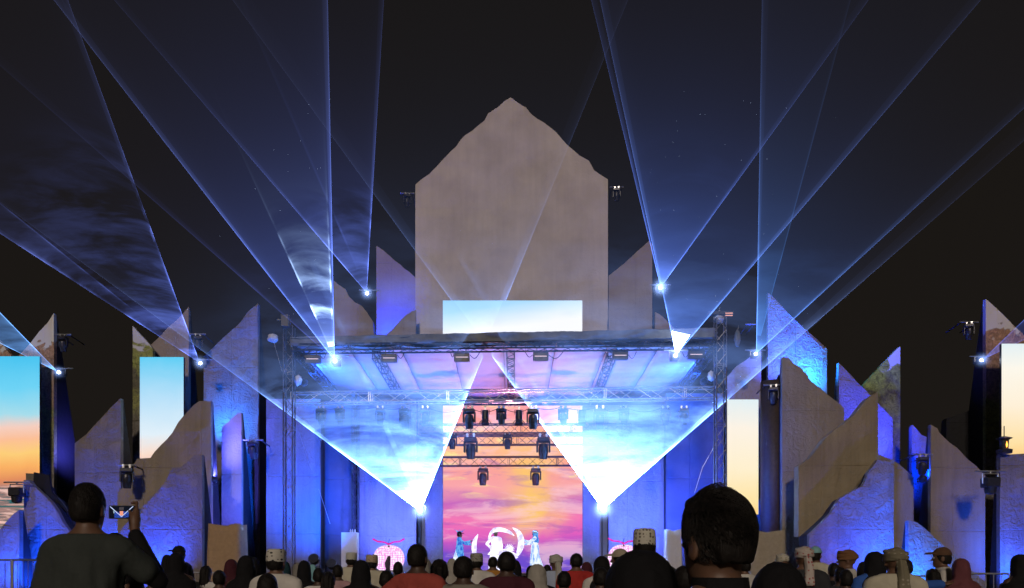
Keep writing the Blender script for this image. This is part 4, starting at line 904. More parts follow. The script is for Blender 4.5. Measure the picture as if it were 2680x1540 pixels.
def legs(x, y, z, g=0.0):
    f = None
    for s in (-1, 1):
        q = np.minimum(cap(x, y, z, (s*.088, -.005, .90), (s*.098, .012, .49), .085+g, .056+g), cap(x, y, z, (s*.098, .012, .49), (s*.10, -.02, .09), .056+g, .038+g))
        f = q if f is None else np.minimum(f, q)
    return f
def bodyf(pose):
    def fn(x, y, z):
        f = smin(torso(x, y, z), neck(x, y, z), .05); f = smin(f, headf(x, y, z), .022)
        f = smin(f, legs(x, y, z), .04)
        for s in (-1, 1): f = smin(f, cap(x, y, z, (s*.10, -.035, .045), (s*.112, .135, .030), .036, .028), .02)
        for i, (a, b, c) in enumerate(ARMS[pose]):
            f = smin(f, np.minimum(cap(x, y, z, a, b, .050, .038), cap(x, y, z, b, c, .038, .025)), .035)
            f = smin(f, grip_hand(x, y, z, c) if pose == 'phone' and i == 1 else hand(x, y, z, c, b, -1 if i == 0 else 1), .012)
        return f
    return fn
def folds(x, y, z, k=1.0, amp=.008):
    a = np.arctan2(x, -y)
    return amp*(np.sin(a*9*k+np.sin(z*7)*1.6)*.6+np.sin(a*17*k+z*11)*.25+np.sin(z*23+a*4)*.35)
def sleeves(x, y, z, pose, g, frac_up=1.0, full=True):
    f = None
    for (a, b, c) in ARMS[pose]:
        if full: q = np.minimum(cap(x, y, z, a, b, .052+g, .043+g), cap(x, y, z, b, tuple(b[i]+(c[i]-b[i])*.96 for i in range(3)), .043+g, .033+g*1.3))
        else: q = cap(x, y, z, a, tuple(a[i]+(b[i]-a[i])*frac_up for i in range(3)), .054+g, .056+g)
        f = q if f is None else np.minimum(f, q)
    return f
def neckcut(x, y, z, f, zz=1.435): return np.maximum(f, z-(zz+.035*np.clip(1-(x*x+y*y)/.008, -1, 1)*0+.0*x-.25*np.clip(y, 0, .1)))
def teef(pose):
    def fn(x, y, z):
        f = smin(smin(torso(x, y, z), neck(x, y, z), .05)-.017, sleeves(x, y, z, pose, .012, .62, False), .035)
        f = smin(f, cap(x, y, z, (0, -.02, 1.40), (0, -.016, 1.445), .068, .066), .03)
        f = f+folds(x, y, z)*np.clip((1.46-z)*4, 0, 1)
        return np.maximum(neckcut(x, y, z, f, 1.470), .84-z)
    return fn
def trouf(x, y, z):
    f = smin(legs(x, y, z, .022), ell(x, y, z, (0, -.01, .93), (.180, .130, .13)), .04)
    return np.maximum(np.maximum(f+folds(x, y, z)*.6, z-.90), .06-z)
def robef(pose):
    def fn(x, y, z):
        f = smin(smin(torso(x, y, z), neck(x, y, z), .05)-.018, sleeves(x, y, z, pose, .016), .035)
        t = np.clip((1.15-z)/1.1, 0, 1); r = .175+.085*t; q = (np.sqrt((x/1.15)**2+(y/.85)**2)-r)*.9
        f = smin(f, np.maximum(q, z-1.12), .05)
        f = smin(f, cap(x, y, z, (0, -.02, 1.40), (0, -.014, 1.47), .066, .063), .028)
        f = f+folds(x, y, z, 1, .008)*np.clip((1.46-z)*4, 0, 1)
        return np.maximum(neckcut(x, y, z, f, 1.485), .05-z)
    return fn
def hoodf(x, y, z):
    f = ell(x, y, z, (0, -.012, 1.617), (.098, .118, .122)); f = smin(f, ell(x, y, z, (0, -.02, 1.52), (.098, .105, .12)), .05)
    f = smin(f, cap(x, y, z, (0, -.03, 1.38), (0, -.02, 1.50), .13, .09), .06)
    f = smin(f, cap(x, y, z, (-.13, -.02, 1.375), (.13, -.02, 1.375), .072, .072), .05)
    f = f+folds(x, y, z, .7, .005)
    return np.maximum(f, -ell(x, y, z, (0, .125, 1.575), (.066, .10, .10)))
def hijabf(x, y, z):
    f = smin(hoodf(x, y, z), ell(x, y, z, (0, -.015, 1.31), (.205, .150, .16)), .05)
    return np.maximum(f, 1.17+.25*np.abs(x)-z)
def abayaf(x, y, z):
    t = np.clip((1.38-z)/1.36, 0, 1); r = .195+.15*t**.8
    q = (np.sqrt((x/1.18)**2+(y/.82)**2)-r)*.88; q = np.maximum(q, z-1.36)
    f = smin(hoodf(x, y, z), q, .09)+folds(x, y, z, .8, .012)*np.clip((1.40-z)*3, 0, 1)
    return np.maximum(f, .03-z)
def hairf(x, y, z):
    f = ell(x, y, z, (0, -.014, 1.621), (.083, .1025, .105)); f = smin(f, ell(x, y, z, (0, -.045, 1.575), (.066, .063, .070)), .03)
    cut = (y-.050)-(z-1.60)*.42
    f = np.maximum(f, cut*.9); f = np.maximum(f, 1.535+.35*np.clip(y, 0, .2)-z)
    ear = np.minimum(ell(x, y, z, (.085, -.006, 1.580), (.026, .026, .036)), ell(x, y, z, (-.085, -.006, 1.580), (.026, .026, .036)))
    return np.maximum(f+.0018*np.sin(x*90+z*50)*np.sin(y*85+z*70), -ear)
def longhairf(x, y, z):
    f = smin(hairf(x, y, z), ell(x, y, z, (0, -.075, 1.47), (.085, .045, .17)), .04)
    return f+.004*np.sin(x*150)
def quifff(x, y, z):
    f = smin(hairf(x, y, z), ell(x, y, z, (.015, .030, 1.690), (.070, .078, .052)), .03)
    f = smin(f, ell(x, y, z, (.045, .050, 1.670), (.045, .055, .050)), .02)
    nz = .0035*np.sin(x*95+z*40)*np.sin(y*80+z*65)+.002*np.sin(z*140+x*60)
    f = f+nz*np.clip((z-1.60)*12, 0, 1)
    return np.maximum(f, 1.548+1.7*np.clip(np.abs(x)-.048, 0, 1)+.003*np.sin(x*170)+.35*np.clip(y, 0, .2)-z)
def ponyf(x, y, z):
    f = smin(hairf(x, y, z), ell(x, y, z, (0, -.115, 1.63), (.034, .036, .034)), .02)
    f = smin(f, cap(x, y, z, (0, -.125, 1.62), (.01, -.12, 1.36), .028, .012), .02)
    return f+.003*np.sin(x*170)
def capf(x, y, z):
    f = ell(x, y, z, (0, -.010, 1.632), (.090, .110, .104)); f = np.maximum(f, 1.628-.03*y-z)
    b = np.maximum(ell(x, y, z, (0, .105, 1.640), (.072, .095, .030)), -ell(x, y, z, (0, .105, 1.622), (.085, .12, .030)))
    return smin(f, np.maximum(b, .03-y), .008)
def drapef(x, y, z):
    f = cap(x, y, z, (.01, -.085, 1.62), (.03, -.125, 1.32), .038, .055); f = np.maximum(f, y+.045); return f+folds(x, y, z, 1.5, .010)
AX = grid_axis([(-.50, -.30, .018), (-.30, -.12, .014), (-.12, .12, .0075), (.12, .30, .014), (.30, .50, .018)])
AXW = grid_axis([(-.50, -.30, .018), (-.30, -.12, .014), (-.12, .12, .0075), (.12, .30, .014), (.30, .86, .015)])
AY = grid_axis([(-.26, -.13, .016), (-.13, .13, .009), (.13, .30, .016)])
AYF = grid_axis([(-.26, -.13, .016), (-.13, .13, .009), (.13, .66, .013)])
AZ = grid_axis([(-.02, .80, .024), (.80, 1.40, .014), (1.40, 1.76, .0075)])
def axes(pose):
    if pose == 'phone': return grid_axis([(-.34, -.12, .014), (-.12, .0, .0075), (0, .20, .0062), (.20, .45, .013)]), grid_axis([(-.2, -.13, .016), (-.13, .13, .009), (.13, .37, .0065)]), grid_axis([(-.02, .8, .024), (.8, 1.4, .014), (1.4, 1.76, .0065)])
    return (AXW if pose == 'around' else AX), (AYF if pose in ('hold', 'reach') else AY), AZ
_cache = {}
def mesh_of(kind, pose='stand'):
    key = (kind, pose if kind in ('body', 'tee', 'robe', 'undershirt') else '')
    if key in _cache: return _cache[key]
    ax, ay, az = axes(pose)
    hx = grid_axis([(-.14, .14, .0062)]); hy = grid_axis([(-.19, .24, .0062)]); hz = grid_axis([(1.28, 1.78, .0062)])
    wx = grid_axis([(-.45, .45, .014)]); wy = grid_axis([(-.36, .36, .014)]); wz = grid_axis([(0, 1.35, .022), (1.35, 1.78, .010)])
    if kind == 'body': me = nets(bodyf(pose), ax, ay, az, 'body')
    elif kind == 'tee': me = nets(teef(pose), ax, ay, az, 'shirt')
    elif kind == 'robe': me = nets(robef(pose), grid_axis([(-.5, .5 if pose != 'around' else .86, .0135)]), grid_axis([(-.30, .32 if pose not in ('hold', 'reach') else .6, .0135)]), grid_axis([(-.02, .9, .026), (.9, 1.55, .0125)]), 'robe')
    elif kind == 'undershirt': me = nets(lambda x, y, z: sleeves(x, y, z, pose, .006), ax, ay, az, 'sleeve')
    elif kind == 'trousers': me = nets(trouf, grid_axis([(-.24, .24, .014)]), grid_axis([(-.2, .2, .014)]), grid_axis([(0, .95, .02)]), 'trousers')
    elif kind == 'hijab': me = nets(hijabf, grid_axis([(-.26, .26, .010)]), grid_axis([(-.24, .22, .010)]), grid_axis([(1.1, 1.78, .010)]), 'headscarf')
    elif kind == 'abaya': me = nets(abayaf, wx, wy, wz, 'cloak')
    else: me = nets({'quiff': quifff, 'hair': hairf, 'longhair': longhairf, 'ponytail': ponyf, 'cap': capf, 'drape': drapef}[kind], hx, hy, hz, kind)
    _cache[key] = me; return me
def dress(o, m):
    if not o.data.materials: o.data.materials.append(None)
    o.material_slots[0].link = 'OBJECT'; o.material_slots[0].material = m; return o

def cloth(name, col, rough=.85, weave=.004, spec=.2):
    m = pbr('cloth_'+name, col, rough, var=.14, scale=4, bump=.05, bscale=5); m.node_tree.nodes['Principled BSDF'].inputs['Specular IOR Level'].default_value = spec; return m
def patterned(name, base, mark, scale=34, lo=.30, hi=.38, stretch=(1, 1, 1), zband=None):
    if name in MATS: return MATS[name]
    m, n, l = mat_new(name); b = n['Principled BSDF']; b.inputs['Roughness'].default_value = .85
    t = n.new('ShaderNodeTexCoord'); mp = n.new('ShaderNodeMapping'); mp.inputs['Scale'].default_value = stretch; l.new(t.outputs['Object'], mp.inputs[0])
    v = n.new('ShaderNodeTexVoronoi'); v.feature = 'F1'; v.inputs['Scale'].default_value = scale; v.inputs['Randomness'].default_value = .45; l.new(mp.outputs[0], v.inputs[0])
    w = n.new('ShaderNodeTexNoise'); w.inputs['Scale'].default_value = scale*1.3; l.new(mp.outputs[0], w.inputs[0])
    a = n.new('ShaderNodeMath'); a.operation = 'MULTIPLY_ADD'; a.inputs[1].default_value = .35; l.new(w.outputs['Fac'], a.inputs[0]); l.new(v.outputs['Distance'], a.inputs[2])
    r = n.new('ShaderNodeValToRGB'); l.new(a.outputs[0], r.inputs[0]); e = r.color_ramp.elements
    e[0].position = lo+.17; e[0].color = mark+(1,); e[1].position = hi+.17; e[1].color = base+(1,)
    l.new(r.outputs[0], b.inputs['Base Color'])
    bp = n.new('ShaderNodeBump'); bp.inputs['Distance'].default_value = .003; l.new(a.outputs[0], bp.inputs['Height']); l.new(bp.outputs[0], b.inputs['Normal'])
    MATS[name] = m; return m
SKIN = [pbr('skin_brown', (.15, .080, .050), .5, var=.08, scale=14), pbr('skin_deep', (.075, .040, .027), .5, var=.08, scale=14), pbr('skin_light_brown', (.22, .13, .085), .5, var=.08, scale=14)]
def hairmat(name='black_hair', col=(.010, .008, .007)):
    if name in MATS: return MATS[name]
    m = pbr(name, col, .62, var=.5, scale=60); n, l = m.node_tree.nodes, m.node_tree.links; b = n['Principled BSDF']
    t = n.new('ShaderNodeTexCoord'); mp = n.new('ShaderNodeMapping'); mp.inputs['Scale'].default_value = (160, 160, 22); l.new(t.outputs['Object'], mp.inputs[0])
    q = n.new('ShaderNodeTexNoise'); q.inputs['Scale'].default_value = 1; q.inputs['Detail'].default_value = 4; l.new(mp.outputs[0], q.inputs[0])
    bp = n.new('ShaderNodeBump'); bp.inputs['Distance'].default_value = .004; b.inputs['Specular IOR Level'].default_value = .25; l.new(q.outputs['Fac'], bp.inputs['Height']); l.new(bp.outputs[0], b.inputs['Normal']); return m
HAIR = hairmat()
C = dict(black=cloth('black', (.010, .010, .012)), charcoal=cloth('charcoal', (.035, .037, .042)), white=cloth('white', (.62, .60, .56)), cream=cloth('cream', (.52, .49, .38)), beige=cloth('beige', (.40, .35, .27)),
         red=cloth('red', (.42, .035, .03)), brick=cloth('brick', (.36, .07, .055)), maroon=cloth('maroon', (.07, .018, .028)), plum=cloth('plum', (.15, .05, .06)), orange=cloth('orange', (.42, .20, .04)), greygreen=cloth('greygreen', (.042, .050, .047)),
         grey=cloth('grey', (.22, .21, .19)), palegrey=cloth('palegrey', (.38, .36, .32)), lightblue=cloth('lightblue', (.38, .45, .60)), blue=cloth('blue', (.04, .12, .45)), navy=cloth('navy', (.02, .03, .08)), sky=cloth('sky', (.25, .50, .55)), olive=cloth('olive', (.16, .14, .09)), brown=cloth('brown', (.12, .065, .04)), pink=cloth('pink', (.45, .28, .30)), teal=cloth('teal', (.02, .06, .08)))
C['camo'] = patterned('camouflage_cloth', (.24, .22, .18), (.07, .065, .055), 9, .2, .42)
C['zebra'] = patterned('white_figure_print', (.012, .012, .014), (.55, .55, .52), 16, .02, .10, (1, 1, .35))
KM = {'white': patterned('embroidered_cap_white', (.62, .60, .52), (.13, .11, .08), 38), 'black': patterned('embroidered_cap_black', (.60, .58, .52), (.015, .015, .015), 17, .22, .30, (1, 1, 1.6)), 'tan': patterned('embroidered_cap_tan', (.48, .38, .27), (.28, .20, .13), 40), 'grey': patterned('embroidered_cap_grey', (.34, .33, .30), (.08, .08, .07), 40), 'plain': cloth('kumma_plain', (.50, .50, .42))}
TM = {'striped': patterned('striped_turban', (.55, .52, .42), (.18, .16, .10), 14, .2, .3, (1, 1, 5)), 'redwhite': patterned('red_check_turban', (.52, .46, .42), (.34, .05, .05), 22, .24, .34), 'olive': patterned('olive_turban', (.20, .18, .12), (.36, .33, .26), 24, .2, .3), 'brown': cloth('turban_brown', (.20, .10, .05)), 'pale': cloth('turban_pale', (.45, .44, .40)), 'darkgrey': cloth('turban_dark', (.08, .08, .07))}

def kumma_mesh():
    if 'kumma' in _cache: return _cache['kumma']
    m = MB(); m.lathe((0, -.012, 0), [(.0845, 1.605), (.0865, 1.612), (.0855, 1.66), (.083, 1.705), (.078, 1.722), (.066, 1.731), (.03, 1.735), (.001, 1.735)], 36, sy=1.20)
    o = m.build('embroidered_cap', None, None, smooth=True); me = o.data; bpy.data.objects.remove(o); _cache['kumma'] = me; return me
def turban_mesh():
    if 'turban' in _cache: return _cache['turban']
    def fn(x, y, z):
        f = ell(x, y, z, (0, -.015, 1.655), (.088, .108, .085))
        for k, (zz, tx, ty, r) in enumerate(((1.625, .12, -.10, .022), (1.645, -.18, -.05, .024), (1.665, .22, .10, .024), (1.685, -.12, .2, .022), (1.64, .3, -.2, .018))):
            rr = np.sqrt((x/.86)**2+((y+.012)/1.08)**2); p = zz+tx*x+ty*y
            f = smin(f, np.sqrt((rr-.094+.004*k*.5)**2+(z-p)**2)-r, .004)
        f = f+.003*np.sin(z*190+x*40)*np.cos(y*30)
        return np.maximum(f, 1.600-z-.0*x)
    me = nets(fn, grid_axis([(-.14, .14, .0062)]), grid_axis([(-.16, .15, .0062)]), grid_axis([(1.56, 1.78, .0062)]), 'turban'); _cache['turban'] = me; return me

TOPZ = dict(hair=1.727, quiff=1.742, kumma=1.735, turban=1.745, hijab=1.738, abaya=1.738, cap=1.736, longhair=1.727, ponytail=1.727)
GROUP = 'spectators standing before the stage'
def person(px, top, d, label, head='hair', wear='robe', col='white', hc=None, rz=0, pose='stand', skin=0, extra=None, wide=1.0, base=0.0, group=GROUP, cat='person', low='charcoal'):
    h = Z(top, d)-base; s = h/TOPZ[head]
    r = empty('person', (X(px, d), d, base), R(rz), label, cat, group); r.scale = (s*wide, s*wide, s)
    body = dress(link_mesh('body', mesh_of('body', pose), None, r), SKIN[skin])
    if head == 'abaya': dress(link_mesh('cloak', mesh_of('abaya'), None, r), C[col])
    elif wear == 'robe': dress(link_mesh('robe', mesh_of('robe', pose), None, r), C[col])
    elif wear == 'tee':
        dress(link_mesh('shirt', mesh_of('tee', pose), None, r), C[col]); dress(link_mesh('trousers', mesh_of('trousers'), None, r), C[low])
        if extra == 'longsleeve': dress(link_mesh('sleeve', mesh_of('undershirt', pose), None, r), C['black'] if pose == 'phone' else C[col])
    if head == 'hair': dress(link_mesh('hair', mesh_of('hair'), None, r), HAIR)
    elif head in ('longhair', 'ponytail', 'quiff'): dress(link_mesh('hair', mesh_of(head), None, r), HAIR)
    elif head == 'kumma':
        dress(link_mesh('hair', mesh_of('hair'), None, r), HAIR).scale = (.985, .985, .995); dress(link_mesh('embroidered_cap', kumma_mesh(), None, r), KM[hc or 'white'])
    elif head == 'turban':
        dress(link_mesh('turban', turban_mesh(), None, r), TM[hc or 'pale'])
        if extra == 'drape': dress(link_mesh('turban_tail', mesh_of('drape'), None, r), TM[hc or 'pale'])
    elif head == 'hijab': dress(link_mesh('headscarf', mesh_of('hijab'), None, r), C[hc or 'black'])
    elif head == 'cap':
        dress(link_mesh('hair', mesh_of('hair'), None, r), HAIR).scale = (.98, .98, .99); dress(link_mesh('peaked_cap', mesh_of('cap'), None, r), C[hc or 'black'])
    for q in (-1, 1):
        e = MB().lathe((0, 0, 0), [(.001, -.0115), (.006, -.0095), (.0105, -.004), (.0115, 0), (.0105, .004), (.006, .0095), (.001, .0115)], 10) if 'eye' not in _cache else None
        if e is not None:
            o_ = e.build('eye', pbr('eye_white', (.55, .53, .5), .2, var=.05), None, smooth=True); _cache['eye'] = o_.data; bpy.data.objects.remove(o_)
        o_ = link_mesh('eye', _cache['eye'], None, r); o_.location = (q*.031, .088, 1.598)
    return r

# the man filming with his phone
pm = person(232, 1264, 4.25, 'man from behind in a grey green T-shirt, holding up a phone to film', 'hair', 'tee', 'greygreen', pose='phone', skin=0, extra='longsleeve', rz=0, wide=.92)
PHN = [q for q in pm.children if q.name.startswith('sleeve')][0]
sc_ = pm.scale
ph = empty('smartphone', (0, 0, 0), 0, 'black smartphone held sideways, its lit display showing the stage', 'phone')
pc = pm.matrix_basis @ Vector((.028, .300, 1.600)); ph.location = pc
MB().box(pc, (.158, .009, .078)).build('case', BLACKMET, ph, bevel=.003)
def phone_screen():
    """tiny picture of the stage on the phone: dark, blue wings, white beams, pink middle"""
    m, n, l = mat_new('phone_picture'); n.remove(n['Principled BSDF']); em = n.new('ShaderNodeEmission'); l.new(em.outputs[0], n['Material Output'].inputs[0])
    t = n.new('ShaderNodeTexCoord'); sp = n.new('ShaderNodeSeparateXYZ'); l.new(t.outputs['Generated'], sp.inputs[0])
    def mth(op, a, b=None, c=None):
        q = n.new('ShaderNodeMath'); q.operation = op
        for i, v in enumerate((a, b, c)):
            if v is None: continue
            if isinstance(v, (int, float)): q.inputs[i].default_value = v
            else: l.new(v, q.inputs[i])
        return q.outputs[0]
    x = mth('ABSOLUTE', mth('SUBTRACT', sp.outputs['X'], .5)); z = sp.outputs['Z']
    no = n.new('ShaderNodeTexNoise'); no.inputs['Scale'].default_value = 9; l.new(t.outputs['Generated'], no.inputs[0])
    def mixc(f, a, b):
        q = n.new('ShaderNodeMix'); q.data_type = 'RGBA'; l.new(f, q.inputs[0])
        for i, v in ((6, a), (7, b)):
            if isinstance(v, tuple): q.inputs[i].default_value = v
            else: l.new(v, q.inputs[i])
        return q.outputs[2]
    blue = mth('MULTIPLY', mth('LESS_THAN', x, .30), mth('MULTIPLY', mth('LESS_THAN', z, .55), mth('GREATER_THAN', no.outputs['Fac'], .42)))
    c = mixc(blue, (.006, .008, .016, 1), (.03, .08, .45, 1))
    c = mixc(mth('LESS_THAN', mth('ABSOLUTE', mth('SUBTRACT', mth('SUBTRACT', x, .10), mth('MULTIPLY', mth('SUBTRACT', z, .28), .55))), .025), c, (.6, .7, 1, 1))
    c = mixc(mth('MULTIPLY', mth('LESS_THAN', x, .075), mth('MULTIPLY', mth('LESS_THAN', z, .58), mth('GREATER_THAN', z, .2))), c, (1, .38, .25, 1))
    c = mixc(mth('MULTIPLY', mth('LESS_THAN', x, .10), mth('MULTIPLY', mth('LESS_THAN', z, .93), mth('GREATER_THAN', z, .68))), c, (.07, .06, .07, 1))
    c = mixc(mth('MULTIPLY', mth('LESS_THAN', mth('ABSOLUTE', mth('SUBTRACT', x, .32)), .02), mth('LESS_THAN', mth('ABSOLUTE', mth('SUBTRACT', z, .5)), .12)), c, (.4, .6, .7, 1))
    l.new(c, em.inputs[0]); em.inputs[1].default_value = .9; return m
MB().add([pc+Vector(v) for v in ((-.070, -.0062, -.034), (.070, -.0062, -.034), (.070, -.0062, .034), (-.070, -.0062, .034), (-.070, -.0046, -.034), (.070, -.0046, -.034), (.070, -.0046, .034), (-.070, -.0046, .034))],
         [(0, 1, 2, 3), (5, 4, 7, 6), (0, 4, 5, 1), (1, 5, 6, 2), (2, 6, 7, 3), (3, 7, 4, 0)]).build('display', phone_screen(), ph)
# the big head close at the right
nm = person(1874, 1277, 1.86, 'dark haired man in a black shirt, his head largest and nearest at the right', 'quiff', 'tee', 'black', rz=24, skin=0, wide=.98)
def hair_locks(root, n, ln, seed, zmin=1.60, jit=.22, lift=.0035):
    """loose locks lying over the crown"""
    rr = random.Random(seed); vs, fs = [], []
    for k in range(n):
        u = rr.uniform(-1, 1); a = rr.uniform(0, 2*math.pi); s_ = math.sqrt(max(0, 1-u*u)); qf = (.016*max(0, u)**1.5*(1+.6*math.sin(a)) if lift > .004 else 0); p = Vector((.083*s_*math.cos(a), -.014+.1025*s_*math.sin(a), 1.621+.105*u))
        if p.z < zmin or (p.y-.045) > (p.z-1.60)*.42: continue
        nn = Vector(((p.x)/.0865**2, (p.y+.014)/.106**2, (p.z-1.622)/.108**2)).normalized()
        flow = Vector((.55+rr.uniform(-jit, jit), rr.uniform(-jit, jit)-.2, -.55)); flow = (flow-nn*flow.dot(nn)).normalized(); sd = flow.cross(nn).normalized(); L = ln*rr.uniform(.6, 1.3); w = .0010
        q = p-nn*.002; cu = rr.uniform(-.5, .5)
        for j in range(4):
            t = j/3; c_ = q+flow*L*t+nn*(lift*math.sin(t*math.pi)-(L*t)**2/.19+.0028+qf)+sd*cu*L*t*t*.5; ww = w*(1-t*.8)
            vs += [c_-sd*ww, c_+sd*ww, c_+nn*ww*1.2]
        b = len(vs)-12
        for j in range(3):
            i0, i1 = b+j*3, b+j*3+3
            fs += [(i0, i0+1, i1+1, i1), (i0+1, i0+2, i1+2, i1+1), (i0+2, i0, i1, i1+2)]
    me = bpy.data.meshes.new('loose_hair'); me.from_pydata([tuple(v) for v in vs], [], fs); me.update(); o = link_mesh('loose_hair', me, HAIR, root); o['kind'] = 'stuff'; return o
hair_locks(nm, 5000, .026, 3, 1.56, lift=.005); hair_locks(pm, 3200, .009, 5, 1.55, lift=.002)
MB().lathe((0, -.016, 0), [(.085, 1.42), (.078, 1.46), (.071, 1.512), (.067, 1.512), (.068, 1.44)], 28, sy=1.02).build('collar', C['black'], None).parent = nm

